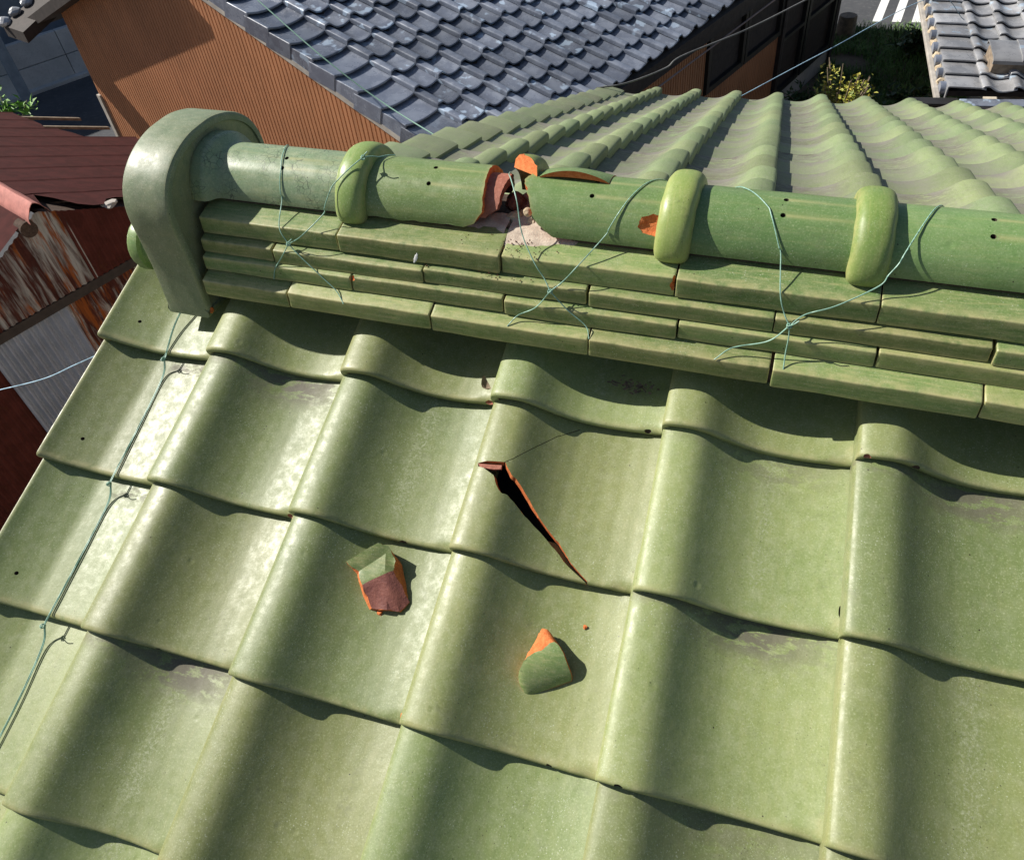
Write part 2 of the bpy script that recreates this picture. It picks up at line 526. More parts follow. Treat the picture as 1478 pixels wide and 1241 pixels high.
NEAR = {}
CHIPS = {(3, 1): [(.264, .034, .0022, .008, M_CORE)],
         (4, 1): [(.266, .022, .003, .014, M_CORE)],
         (1, 0): [(.252, .000, .008, .005, M_CLAY_OLD)], (2, 0): [(.245, .001, .006, .004, M_CORE)],
         (4, 0): [(.012, .000, .005, .004, M_CLAY_OLD), (.075, .000, .006, .003, M_CORE)], (3, 2): [(.03, .001, .006, .003, M_CORE)],
         (0, 1): [(.250, .001, .006, .004, M_CLAY_OLD)], (2, 2): [(.2, .0, .005, .003, M_CORE)], (0, 2): [(.12, .0, .005, .0025, M_CORE)],
         (1, 1): [(.18, .0, .006, .0025, M_CORE)], (2, 3): [(.05, .0, .005, .003, M_CLAY_OLD)]}
for j in range(0, 7):
    # verge
    m = verge_m
    hole = mesh('hole', *tube_data([Vector((-.185, .05, -.03)), Vector((-.185, .05, .05))], .0032, 10), (M_CORE,))
    if j < 5:
        m = bool_cut(verge_m.copy(), [flip_if_needed(hole)])
    NEAR[(0, j)] = obj('verge_tile', m, front, None, near_mat(0, j))
    for col in range(0, 7):
        if (col, j) == (2, 1):
            continue
        m = tile_meshes[(col * 3 + j * 5) % 4]
        if (col, j) in CHIPS:
            cs_ = []
            for (cx_, s_, sx, sy, mt_) in CHIPS[(col, j)]:
                bm = bmesh.new(); bmesh.ops.create_icosphere(bm, subdivisions=2, radius=1)
                for v in bm.verts:
                    k = 1 + .45 * mnoise.noise(v.co * 1.9 + Vector((cx_ * 90, s_ * 90, 0)))
                    v.co = Vector((v.co.x * sx * k + cx_, v.co.y * sy * k + s_, v.co.z * .006 + prof_s(cx_) - slope_drop(s_) + (.001 if s_ > .01 else -.005)))
                cm = bpy.data.meshes.new('c'); bm.to_mesh(cm); bm.free(); cm.materials.append(mt_)
                cs_.append(cm)
            m = bool_cut(m.copy(), cs_)
        obj('roof_tile', m, front, None, near_mat(col, j))

# the cracked tile: wedge-shaped hole and a hairline crack running up from it
crack = [(0.0067, 0.1332), (0.0436, 0.1372), (0.0569, 0.1209), (0.0658, 0.1157), (0.0884, 0.0935), (0.1103, 0.0722), (0.1343, 0.0541), (0.1488, 0.0433), (0.1693, 0.0239), (0.1994, 0.004), (0.2015, -0.003), (0.1985, -0.003), (0.1967, 0.0015), (0.1687, 0.0178), (0.1441, 0.0381), (0.1274, 0.0502), (0.0995, 0.0689), (0.0778, 0.0846), (0.0647, 0.0938), (0.0551, 0.0946), (0.0454, 0.1047), (0.0377, 0.1179), (0.0187, 0.1269), (0.0094, 0.128)]
_c = []
for k in range(len(crack)):
    (xa, sa), (xb, sb) = crack[k], crack[(k + 1) % len(crack)]
    _c.append((xa, sa))
    if k in (0, 1, 2, 3, 4, 5, 6, 7, 13, 14, 15, 16, 17, 18, 19, 20):
        for q in (1, 2):
            nz = .0013 * mnoise.noise(Vector((xa * 300 + q * 3.1, sa * 300, k)))
            _c.append((xa + (xb - xa) * q / 3 + nz, sa + (sb - sa) * q / 3 + nz))
crack = _c
nR = 10 + 16                                  # first points run down the right side of the crack
ctop = [(x + (.0085 * min(1, max(0, s - .008) / .085) if 1 <= k < nR else -.001 if k > nR + 3 else 0), s + (.0060 * min(1, max(0, s - .008) / .085) if 1 <= k < nR else 0)) for k, (x, s) in enumerate(crack)]
_sf = lambda x, s: prof_s(max(0, x)) - slope_drop(max(0, s))
Vc = [(x + (-.001 if k < nR else .0015), s, _sf(x, s) - .028) for k, (x, s) in enumerate(crack)] + [(x, s, _sf(x, s) + .013) for x, s in ctop]
nC = len(crack)
cut = flip_if_needed(mesh('cut', Vc, [tuple(range(nC))[::-1], tuple(range(nC, 2 * nC))] + [(k, (k + 1) % nC, nC + (k + 1) % nC, nC + k) for k in range(nC)], (M_CLAY,)))
hair = [(0.043, 0.1365), (0.0583, 0.1498), (0.0846, 0.182), (0.1077, 0.2085), (0.1378, 0.2314)]
hp = []
for k, (x, s) in enumerate(hair):
    hp.append((x - .0002, s + .0005))
for x, s in hair[::-1]:
    hp.append((x + .0002, s - .0004))
def hmap(c):
    return (c.x, c.y, c.z)
hcut = prism('hcut', hp, -.03, .06, M_CORE)
mt = field_tile('roof_tile', (M_TILE, M_CLAY_OLD), nx=60, warp=.0015, seed=9)
mt = bool_cut(mt, [cut, hcut])
mt.polygons.foreach_set('use_smooth', [True] * len(mt.polygons))
mt.set_sharp_from_angle(angle=math.radians(30))
ct = obj('roof_tile', mt, front, None, near_mat(2, 1, False))
ct['label'] = 'cracked roof tile with long wedge-shaped hole'
# a small displaced flake of clay standing at the head of the crack
flk = obj('clay_flake', prism('clay_flake', [(.006, .1335), (.020, .1345), (.044, .1375), (.0445, .131), (.034, .1285), (.018, .128), (.009, .1285)], .028, .0335, M_CLAY_OLD, lambda c: (c.x, c.y, c.z - .010), .0005), front, None, near_mat(2, 1, False))
# clay chips on tile corners
for (col, j, x, s, h, sz) in ((1, 2, .262, .010, .0005, .006), (1, 1, .266, .012, .012, .004), (2, 1, .002, .012, .020, .004)):
    bm = bmesh.new(); bmesh.ops.create_icosphere(bm, subdivisions=2, radius=sz)
    for v in bm.verts: v.co *= 1 + .35 * mnoise.noise(v.co * 300); v.co.z *= .45
    m = bpy.data.meshes.new('chipped_corner'); bm.to_mesh(m); bm.free(); m.materials.append(M_CLAY)
    obj('chipped_corner', m, front, None, near_mat(col, j, False) @ Matrix.Translation((x, s, h)))

# back slope
DROP[0] = .025
ss_far = [0, .001, .004, .008, .02, .06, .12, .18, .22, .26]
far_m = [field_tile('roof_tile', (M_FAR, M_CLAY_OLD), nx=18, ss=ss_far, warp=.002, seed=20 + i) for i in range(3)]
for m in far_m:
    at = m.attributes['dirt'].data
    for i, v in enumerate(m.vertices):
        x = v.co.x
        at[i].value = max(0, min(1, (x - .075) / .05)) * max(0, min(1, (.30 - x) / .05)) * (.6 + .7 * math.exp(-(v.co.y / .03) ** 2))
    for i in range(len(m.vertices)):
        m.attributes['streak'].data[i].value = 0
        co = m.vertices[i].co
        m.attributes['edge'].data[i].value = max(0, min(1, (co.x - .085) / .05)) * max(0, min(1, (.29 - co.x) / .06)) * (1.0 if co.y < .003 else math.exp(-((co.y - .003) / .010) ** 2)) * (.35 + .65 * math.exp(-((co.x - .17) / .05) ** 2))  # dark crescent along the lower edge of each far pan
NROW = 19
for j in range(NROW):
    y0 = 4.40 - j * L * CS
    for k in range(0, 13):
        x0 = .114 + k * W
        if x0 - .3 > 1.1 + y0 * .62:      # beyond the right of the view
            continue
        r = random.Random(k * 17 + j * 3)
        M = Matrix.Translation((x0 + r.uniform(-.002, .002), y0 + r.uniform(-.003, .003), FZ - TN * y0)) @ MF @ Matrix.Rotation(r.uniform(-.008, .008), 4, 'Z') @ Matrix.Rotation(r.uniform(-.008, .008), 4, 'Y')
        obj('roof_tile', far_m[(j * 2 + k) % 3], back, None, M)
# far verge tiles
def far_verge():
    xs = [.258, .275, .30, .33, .36, .385, .400, .405, .4075]
    hs = [.006, .013, .019, .025, .031, .034, .033, .028, -.05]
    top, bot = [], []
    for x, h in zip(xs, hs):
        top.append([(x, s, h - slope_drop(s) - (nose(s) if x < .404 else 0)) for s in ss_far])
        bot.append([(min(x, .394), s, (h if x < .404 else .02) - slope_drop(s) - .015) for s in ss_far])
    m = grid_shell(top, bot, (M_FAR, M_CLAY_OLD), (0, 1, 0), 40, 'verge_tile')
    fattr(m, 'dirt', [.3] * len(m.vertices)); fattr(m, 'edge', [0.0] * len(m.vertices)); fattr(m, 'streak', [0.0] * len(m.vertices))
    return flip_if_needed(m)
fv = far_verge()
for j in range(NROW - 3):
    y0 = 4.40 - j * L * CS
    obj('verge_tile', fv, back, None, Matrix.Translation((.114, y0, FZ - TN * y0)) @ MF)

DROP[0] = .0185
# ------------------------------------------------------------------ ridge
RK, RM = -.02, -.007
RO = Vector((.6, .205, .2255))
ex = Vector((1, RK, RM)).normalized()
ey = Vector((-RK, 1, 0)); ey = (ey - ex * ey.dot(ex)).normalized()
ez = ex.cross(ey)
MR = Matrix(((ex.x, ey.x, ez.x, RO.x), (ex.y, ey.y, ez.y, RO.y), (ex.z, ey.z, ez.z, RO.z), (0, 0, 0, 1)))
def R3(x, y, z):                       # x along the ridge (world scale), y from the axis, z above the axis height
    return MR @ Vector((x - .6, y, z))
def RC(x, deg, r):                     # on a cylinder round the ridge axis; 0 deg = front foot, 90 = top
    a = math.radians(deg)
    return R3(x, -r * math.cos(a), r * math.sin(a))

core = obj('ridge', prism('ridge', [(-.085, -.025), (.085, -.025), (.09, -.05), (.095, -.10), (.08, -.22), (-.08, -.22), (-.095, -.10), (-.085, -.05)], 0, 1, M_CORE,
           lambda c: R3(-.05 + c.z * 5.9, c.x, c.y)), roof)

# four courses of flat ridge tiles, front side
def course_piece(name, length, top_in, top_f, bot_f, bot_in, seed):
    rr_ = random.Random(seed)
    prof2 = []
    (y0, z0), (y1, z1), (y2, z2), (y3, z3) = top_in, top_f, bot_f, bot_in
    def lerp(a, b, t): return (a[0] + (b[0] - a[0]) * t, a[1] + (b[1] - a[1]) * t)
    # rounded front-top and front-bottom corners
    pts = [(top_in, 0), (lerp(top_in, top_f, .35), 0), (lerp(top_in, top_f, .7), 0)]
    d1 = Vector(top_f) - Vector(top_in); l1 = d1.length; d2 = Vector(bot_f) - Vector(top_f); l2 = d2.length
    rad = .0022
    for t in (0, .25, .5, .75, 1):
        a = lerp(top_f, top_in, rad / l1); b = top_f; c = lerp(top_f, bot_f, rad / l2)
        q = lerp(lerp(a, b, t), lerp(b, c, t), t)
        pts.append((q, 1 if .2 < t < .8 else .7))
    pts.append((lerp(top_f, bot_f, .4), 0)); pts.append((lerp(top_f, bot_f, .7), 0))
    for t in (0, .5, 1):
        a = lerp(bot_f, top_f, .003 / l2); b = bot_f; c = lerp(bot_f, bot_in, .003 / .05)
        pts.append((lerp(lerp(a, b, t), lerp(b, c, t), t), .7))
    pts.append((bot_in, 0))
    hl = length / 2
    xs = [-hl, -hl + .0012, -hl + .004] + list(np.linspace(-hl + .012, hl - .012, 11)) + [hl - .004, hl - .0012, hl]
    sh = [.0013, .0003, 0] + [0] * 11 + [0, .0003, .0013]
    cx_, cz_ = sum(p[0][0] for p in pts) / len(pts), sum(p[0][1] for p in pts) / len(pts)
    V, F, E = [], [], []
    ph = rr_.random() * 50
    for x, s in zip(xs, sh):
        for (y, z), e in pts:
            dv = Vector((y - cx_, z - cz_)); dl = dv.length
            k = 1 - s / dl if dl > 0 else 1
            wob = .0011 * mnoise.noise(Vector((x * 14 + ph, y * 20, z * 30)))
            V.append((x, cx_ + dv.x * k + wob * .7, cz_ + dv.y * k + wob))
            E.append(max(e * .8, .85 if s > .0005 else 0))
    n = len(pts)
    for i in range(len(xs) - 1):
        for k in range(n):
            a, b = i * n + k, i * n + (k + 1) % n
            F.append((a, b, b + n, a + n))
    F.append(tuple(range(n))[::-1]); F.append(tuple((len(xs) - 1) * n + k for k in range(n)))
    m = mesh(name, V, F, (M_COURSE, M_CLAY), None, 24)
    fattr(m, 'edge', E); fattr(m, 'dirt', [0.0] * len(V)); fattr(m, 'streak', [0.0] * len(V))
    return flip_if_needed(m)

Z0 = -.2255
COURSES = [   # top-inner, top-front, bottom-front, bottom-inner (y from axis, z absolute at x=.6), joints at
    ((-.050, .226), (-.103, .2135), (-.1055, .1838), (-.06, .186), [-.012, .253, .529, .789, 1.054, 1.319, 1.584]),
    ((-.085, .186), (-.1175, .1785), (-.1195, .1545), (-.08, .156), [-.012, .131, .403, .666, .928, 1.195, 1.46]),
    ((-.095, .158), (-.1275, .1515), (-.1300, .1265), (-.09, .128), [-.012, .276, .537, .800, 1.064, 1.33, 1.595]),
    ((-.105, .133), (-.1525, .1185), (-.1550, .0890), (-.11, .094), [-.012, .159, .419, .675, .935, 1.197, 1.462]),
]
cuts_done = []
for li, (a, b, c, d, js) in enumerate(COURSES):
    for k in range(len(js) - 1):
        ln = js[k + 1] - js[k] - .0032
        rr_ = random.Random(li * 50 + k)
        off = rr_.uniform(-.002, .002)
        q = [(p[0] + off, p[1] + Z0) for p in (a, b, c, d)]
        m = course_piece('ridge_course_tile', ln, *q, li * 10 + k)
        cutters = []
        if li == 0 and k == 2:        # chipped right end of the top course
            bm = bmesh.new(); bmesh.ops.create_icosphere(bm, subdivisions=3, radius=.017)
            for v in bm.verts: v.co *= 1 + .35 * mnoise.noise(v.co * 130); v.co.x *= .5
            cm = bpy.data.meshes.new('c'); bm.to_mesh(cm); bm.free(); cm.materials.append(M_CLAY)
            for v in cm.vertices: v.co += Vector((ln / 2 + .003, b[0] - .006, b[1] + Z0 - .008))
            cutters.append(cm)
        if (li, k) in ((2, 1),):
            bm = bmesh.new(); bmesh.ops.create_icosphere(bm, subdivisions=2, radius=.0052)
            for v in bm.verts: v.co *= 1 + .35 * mnoise.noise(v.co * 230)
            cm = bpy.data.meshes.new('c'); bm.to_mesh(cm); bm.free(); cm.materials.append(M_CLAY)
            for v in cm.vertices: v.co += Vector((-ln / 2 + .001, b[0], b[1] + Z0 - .001))
            cutters.append(cm)
        if cutters:
            m = bool_cut(m, cutters)
        xm = (js[k] + js[k + 1]) / 2
        obj('ridge_course_tile', m, core, None, MR @ Matrix.Translation((xm - .6 + rr_.uniform(-.0008, .0008), 0, rr_.uniform(-.0012, .0012))) @ Matrix.Rotation(rr_.uniform(-.004, .004), 4, 'Z'))

# round ridge tiles
def ridge_tile(name, x0f, x1f, mats, r=.066, th=.013, deg0=5, deg1=175, nx=44, na=112, idx=(0, 1, 1), holes=(), rag=0.0, collar=False):
    top, bot, E, S = [], [], [], []
    for i in range(na + 1):
        dg = deg0 + (deg1 - deg0) * i / na
        a = math.radians(dg)
        x0, x1 = x0f(dg), x1f(dg)
        r1, r2 = [], []
        for k in range(nx + 1):
            x = x0 + (x1 - x0) * k / nx
            rr_ = r
            if collar:
                t = min(1, max(0, (.044 - (x - x0)) / .016))
                rr_ = r + .017 * (t * t * (3 - 2 * t)) - .002 * math.exp(-((x - x0) / .004) ** 2)
            rg = rag * mnoise.noise(Vector((x * 60, 3.3, 0))) if i == 0 else 0
            wob = .0006 * mnoise.noise(Vector((x * 20, dg * .05, 7)))
            y, z = -math.cos(a) * (rr_ + wob), math.sin(a) * (rr_ + wob) + rg
            yb, zb = -math.cos(a) * (r - th), math.sin(a) * (r - th)
            r1.append((x - .6, y, z)); r2.append((x - .6, yb, zb))
            s = 0
            for hx, hd_ in holes:
                if x > hx:
                    s = max(s, math.exp(-((dg - hd_) / 2.6) ** 2) * math.exp(-(x - hx) / .09) * .9)
            S.append(s)
            E.append(max(.8 * math.exp(-((x1 - x) / .003) ** 2), .6 * math.exp(-((x - x0) / .003) ** 2)))
        top.append(r1); bot.append(r2)
    m = grid_shell(top, bot, mats, idx, 40, name)
    n = len(E)
    fattr(m, 'edge', E + [0] * n); fattr(m, 'run', S + [0] * n); fattr(m, 'streak', [0.0] * (2 * n)); fattr(m, 'dirt', [0.0] * (2 * n))
    flip_if_needed(m)
    cs_ = []
    for hx, hd_ in holes:
        a = math.radians(hd_)
        p0 = Vector((hx - .6, -math.cos(a) * (r - .03), math.sin(a) * (r - .03))); p1 = Vector((hx - .6, -math.cos(a) * (r + .03), math.sin(a) * (r + .03)))
        cs_.append(flip_if_needed(mesh('h', *tube_data([p0, p1], .0036, 10), (M_CORE,))))
    if cs_:
        m = bool_cut(m, cs_)
    return m

def const(v): return lambda d: v
BANDS = [.268, .523, .778, 1.030, 1.288, 1.546]
# leftmost tile, crazed, with flared collar against the end cap
obj('ridge_tile', ridge_tile('ridge_tile', const(-.028), const(BANDS[0] - .005), (M_RIDGE_OLD, M_CLAY_OLD), holes=((.137, 58.4), (.137, 76)), collar=True), core, None, MR)
# left of the break: bottom right corner snapped off
def lx1(d):
    x = float(np.interp(d, [-2, 5, 11, 20, 28, 60, 112, 150, 184], [.455, .460, .476, .484, .490, .487, .481, .484, .486]))
    return x + .0018 * mnoise.noise(Vector((d * .12, 2, 0)))
obj('ridge_tile', ridge_tile('ridge_tile', const(BANDS[0] - .002), lx1, (M_RIDGE, M_CLAY), holes=((.397, 57.7), (.398, 86.1)), rag=.004), core, None, MR)['label'] = 'ridge tile left of the break with snapped corner'
# its bare clay socket
def sx1(d):
    return float(np.interp(d, [20, 33, 60, 95, 120, 150, 184], [.492, .510, .512, .515, .512, .505, .500])) + .002 * mnoise.noise(Vector((d * .1, 5, 0)))
obj('ridge_tile_socket', ridge_tile('ridge_tile_socket', const(.40), sx1, (M_CLAY_OLD, M_CLAY_DARK), r=.0555, th=.012, deg0=18, na=30, nx=12), core, None, MR)
# right of the break: ragged left end, chip by the band
def rx0(d):
    x = float(np.interp(d, [-2, 0, 5.6, 15, 28, 44, 61, 79, 95, 110, 130, 184], [.622, .617, .600, .585, .569, .563, .555, .545, .552, .566, .58, .585]))
    return x + .0022 * mnoise.noise(Vector((d * .16, 9, 0))) + .001 * mnoise.noise(Vector((d * .5, 4, 0)))
m = ridge_tile('ridge_tile', rx0, const(BANDS[2] - .003), (M_RIDGE, M_CLAY), holes=((.652, 63.6), (.654, 89.8)))
bm = bmesh.new(); bmesh.ops.create_icosphere(bm, subdivisions=3, radius=1)
for v in bm.verts:
    k = 1 + .30 * mnoise.noise(v.co * 2.2)
    v.co = Vector((v.co.x * .021 * k, v.co.y * .008, v.co.z * .017 * k))
a_ = math.radians(35)
rot = Matrix.Rotation(-(a_), 4, 'X')
cm = bpy.data.meshes.new('c'); bm.to_mesh(cm); bm.free(); cm.materials.append(M_CLAY)
for v in cm.vertices:
    v.co = rot @ v.co + Vector((.747 - .6, -math.cos(a_) * .0675, math.sin(a_) * .0675))
m = bool_cut(m, [cm])
obj('ridge_tile', m, core, None, MR)['label'] = 'ridge tile right of the break with ragged end'
for k in range(2, 5):
    hx = BANDS[k] + .137
    obj('ridge_tile', ridge_tile('ridge_tile', const(BANDS[k] + .001), const(BANDS[k + 1] - .003), (M_RIDGE, M_CLAY_OLD), holes=((hx, 63.5), (hx + .001, 88.5))), core, None, MR)
# beyond the frame the ridge simply goes on
for k in range(3):
    obj('ridge_tile', ridge_tile('ridge_tile', const(1.55 + .258 * k), const(1.805 + .258 * k), (M_RIDGE, M_CLAY_OLD)), core, None, MR)

# raised rounded bands over the joints
def band(name, w=.050, r0=.064, r1=.0855, deg0=-5, deg1=185, na=44, mats=None, end=None):
    mats = mats or (M_BAND, M_CLAY)
    npf = 15
    V, F, FM, E = [], [], [], []
    for i in range(na + 1):
        t = i / na
        dg = deg0 + (deg1 - deg0) * t
        a = math.radians(dg)
        tip = 1.0
        if end is None:
            u = min(t, 1 - t) * (deg1 - deg0) / 14.0
            tip = min(1, math.sqrt(max(.02, 1 - (1 - min(1, u)) ** 2)))
        for k in range(npf):
            b = math.pi * k / (npf - 1)
            ct = -math.cos(b)
            x = math.copysign(abs(ct) ** .8, ct) * w / 2 * (.82 + .18 * tip) + .0008 * mnoise.noise(Vector((dg * .06, 1, 2)))
            rr_ = r0 + (r1 - r0) * math.sin(b) ** .62 * (.55 + .45 * tip)
            if end:
                ad = math.radians(dg + (1 - t) * (34 * (.5 - (x + w / 2) / w) + 9 * mnoise.noise(Vector((k * .9, 3, 1)))))
            else:
                ad = a
            V.append((x, -math.cos(ad) * rr_, math.sin(ad) * rr_))
            E.append(.9 * (1 - math.sin(b)) + (1 - tip) * .5)
    n = npf
    for i in range(na):
        for k in range(n):
            p_, q_ = i * n + k, i * n + (k + 1) % n
            F.append((p_, q_, q_ + n, p_ + n)); FM.append(0)
    F.append(tuple(range(n))[::-1]); FM.append(1 if end else 0)
    F.append(tuple(na * n + k for k in range(n))); FM.append(0)
    m = mesh(name, V, F, mats, FM, 50)
    fattr(m, 'edge', E); fattr(m, 'streak', [0.0] * len(V)); fattr(m, 'dirt', [0.0] * len(V))
    return flip_if_needed(m)
band_m = band('ridge_band')
for i, bx in enumerate(BANDS):
    if i == 1: continue
    obj('ridge_band', band_m, core, None, MR @ Matrix.Translation((bx - .6, 0, 0)) @ Matrix.Rotation((.02, 0, -.03, .012, .02, 0)[i], 4, 'Z'))
bb = obj('ridge_band', band('ridge_band', deg0=108, deg1=182, na=24, end=True, w=.050), core, None, MR @ Matrix.Translation((.536 - .6, 0, .002)))
bb['label'] = 'broken half of a ridge band with raw clay end'
# split sliver of the tile lifted along the back of the ridge
top, bot = [], []
for i in range(13):
    dg = 86 + 46 * i / 12
    a = math.radians(dg)
    r1, r2 = [], []
    for k in range(21):
        u = k / 20
        x = .566 + .105 * u
        lift = .015 * math.sin(math.pi * u) ** .8 * (1 - i / 12) + .0006
        wl = 1 - (.0 if 0 < k < 20 else .3)
        rr_ = .0668 + lift
        r1.append((x - .6, -math.cos(a) * rr_, math.sin(a) * rr_)); r2.append((x - .6, -math.cos(a) * (rr_ - .002 - .0095 * math.sin(math.pi * u)), math.sin(a) * (rr_ - .002 - .0095 * math.sin(math.pi * u))))
    top.append(r1); bot.append(r2)
obj('split_sliver', flip_if_needed(grid_shell(top, bot, (M_RIDGE, M_CLAY), (0, 1, 1), 40, 'split_sliver')), core, None, MR)

# mortar showing in the break
for (x, y, z, s, mt_) in ((.533, -.012, -.012, .022, M_MORTAR), (.556, -.026, -.004, .015, M_MORTAR), (.514, -.024, -.010, .014, M_MORTAR), (.575, .0, .006, .018, M_MORTAR), (.545, .02, .008, .02, M_CLAY_OLD), (.522, .01, .01, .016, M_CLAY_DARK), (.5555, -.043, .030, .007, M_MORTAR)):
    bm = bmesh.new(); bmesh.ops.create_icosphere(bm, subdivisions=3, radius=s)
    for v in bm.verts:
        v.co *= 1 + .45 * mnoise.noise(v.co * 60 + Vector((x * 99, 0, 0))) + .2 * mnoise.noise(v.co * 160)
    m = bpy.data.meshes.new('mortar_lump'); bm.to_mesh(m); bm.free(); m.materials.append(mt_)
    obj('mortar_lump', m, core, None, MR @ Matrix.Translation((x - .6, y, z)))
# mortar bed smeared over the top course at the break
V, F = [], []
nu, nv = 36, 10
for i in range(nu + 1):
    u = i / nu
    x = .447 + .195 * u
    for k in range(nv + 1):
        v_ = k / nv
        wv = .5 + .5 * math.sin(math.pi * u)
        y = -.02 - (.047 + .014 * math.sin(math.pi * u) ** 1.5 + .006 * mnoise.noise(Vector((x * 60, 0, 4)))) * v_
        yy = max(-.103, y)
        zt = np.interp(-yy, [.02, .050, .103], [.228, .226, .2135]) + Z0
        z = zt + .0045 * (1 - v_) ** .8 * wv + .0028 * mnoise.noise(Vector((x * 70, y * 70, 0))) * (1 - v_ ** 3) - .0022 * (v_ ** 4) - (.004 if i in (0, nu) else 0)
        V.append((x - .6, y, z))
for i in range(nu):
    for k in range(nv):
        a = i * (nv + 1) + k
        F.append((a, a + 1, a + nv + 2, a + nv + 1))
# open a dark joint line in it
F = [f for f in F if not (.519 < V[f[0]][0] + .6 < .5235)]
m = flip_if_needed(mesh('mortar_bed', V, F, (M_MORTAR_PINK,), None, 60))
for p_ in m.polygons:
    pass
obj('mortar_bed', m, core, None, MR)
gr = random.Random(8)
V, F = [], []
for q in range(90):
    x = gr.gauss(.545, .045); y = gr.choice([-.078, -.088, -.098, -.07, -.112]) + gr.uniform(-.005, .005)
    zt = float(np.interp(-y, [.02, .050, .103, .1031, .1175], [.228, .226, .2135, .186, .1785])) + Z0
    sz = gr.uniform(.0006, .0024)
    c0 = Vector((x - .6, y, zt + sz * .5))
    o_ = len(V)
    V += [c0 + Vector(d) * sz * gr.uniform(.6, 1.2) for d in ((1, 0, -.3), (-.5, .8, -.3), (-.5, -.8, -.3), (0, 0, .9))]
    F += [(o_, o_ + 1, o_ + 3), (o_ + 1, o_ + 2, o_ + 3), (o_ + 2, o_, o_ + 3), (o_, o_ + 2, o_ + 1)]
tag(obj('clay_grit', flip_if_needed(mesh('clay_grit', V, F, (M_CLAY_OLD,))), core, None, MR), kind='stuff')
# thin black bed joint under the round tiles
for x0_, x1_ in ((-.58, -.150), (.028, 1.7)):
    obj('bed_joint', box('bed_joint', x0_, x1_, -.0585, .0585, -.014, .009, 0, M_CORE), core, None, MR)

# end cap (ogre-tile shaped slab)
def cap_outline():
    half = [(0, .3305 + Z0), (-.036, .3285 + Z0), (-.074, .318 + Z0), (-.105, .301 + Z0), (-.127, .279 + Z0), (-.140, .252 + Z0), (-.1445, .222 + Z0), (-.1440, .178 + Z0), (-.1450, .118 + Z0), (-.1520, .036 + Z0)]
    P = catmull([Vector((a, b, 0)) for a, b in [(.036, .3285 + Z0)] + half], 5)[5:]
    left = [(p.x, p.y) for p in P]
    right = [(-x, y) for x, y in left[1:]]
    return left[::-1] + right
out = [Vector(p) for p in cap_outline()]
nO = len(out)
nrm = []
for i in range(nO):
    d_ = (out[(i + 1) % nO] - out[i - 1]).normalized()
    nrm.append(Vector((d_.y, -d_.x)))
cen = Vector((0, .18 + Z0))
nrm = [n_ if (out[i] - cen).dot(n_) > 0 else -n_ for i, n_ in enumerate(nrm)]
V, F = [], []
rings = [(-.0045, .0185), (-.0035, .0150), (0, .0135), (0, .0070), (-.0008, .0034), (-.0028, .0010), (-.0065, 0), (-.030, 0), (-.060, 0), (-.0835, 0), (-.0872, .0010), (-.0892, .0034), (-.090, .0070)]
for x, ins in rings:
    for p_, n_ in zip(out, nrm):
        q = p_ - n_ * ins
        V.append((x, q.x, q.y))
for r_ in range(len(rings) - 1):
    for i in range(nO):
        a, b = r_ * nO + i, r_ * nO + (i + 1) % nO
        F.append((a, b, b + nO, a + nO))
F.append(tuple(range(nO))); F.append(tuple((len(rings) - 1) * nO + i for i in range(nO))[::-1])
m = flip_if_needed(mesh('end_cap', V, F, (M_CAP,)))
m.polygons.foreach_set('use_smooth', [True] * len(m.polygons)); m.set_sharp_from_angle(angle=math.radians(35))
xs_ = [v.co.x for v in m.vertices]
fattr(m, 'edge', [.35 if (-.006 < x < -.001) else 0 for x in xs_]); fattr(m, 'streak', [0.0] * len(xs_)); fattr(m, 'dirt', [0.0] * len(xs_))
obj('end_cap', m, core, None, MR @ Matrix.Translation((-.022 - .6, -.006, 0)))['label'] = 'arched end cap closing the ridge'
# round-ended tile below the cap on the outer side
top, bot = [], []
for i in range(25):
    a = math.pi * 2 * i / 24
    top.append([(x, math.cos(a) * r_, math.sin(a) * r_) for x, r_ in ((0, .044), (-.085, .044), (-.088, .052), (-.104, .053), (-.110, .050), (-.110, .034), (-.106, .030), (-.106, .002))])
V = [p for row in top[:-1] for p in row]; F = []
for i in range(24):
    for k in range(7):
        a, b = i * 8 + k, ((i + 1) % 24) * 8 + k
        F.append((a, b, b + 1, a + 1))
m = flip_if_needed(mesh('round_end_tile', V, F, (M_RIDGE,), None, 40))
obj('round_end_tile', m, core, None, Matrix.Translation((-.10, .168, .112)))
# clay chip at the foot of the cap
bm = bmesh.new(); bmesh.ops.create_icosphere(bm, subdivisions=2, radius=.006)
for v in bm.verts: v.co *= 1 + .5 * mnoise.noise(v.co * 300)
m = bpy.data.meshes.new('clay_chip'); bm.to_mesh(m); bm.free(); m.materials.append(M_CLAY)
obj('clay_chip', m, core, None, MR @ Matrix.Translation((-.024 - .6, -.147, .047 + Z0)))

# ------------------------------------------------------------------ tie wires
def wire_set(name, lines, label, r=.0011, mat=M_WIRE, knots=(), group=None):
    pl = [catmull(l, 10) for l in lines]
    for kx in knots:
        c = Vector(kx)
        rr_ = random.Random(int(c.x * 1000))
        for q in range(3):
            ax = Vector((rr_.uniform(-1, 1), rr_.uniform(-1, 1), rr_.uniform(-1, 1))).normalized()
            s1 = ax.orthogonal().normalized(); s2 = ax.cross(s1)
            pl.append([c + (s1 * math.cos(t * .7) + s2 * math.sin(t * .7)) * .0032 + ax * (t - 5) * .0004 for t in range(11)])
        pl.append(catmull([c, c + Vector((.005, -.004, .007)), c + Vector((.011, -.002, .012))], 4))
    o = obj(name, tubes(name, pl, r, mat))
    return tag(o, label, 'wire', group)

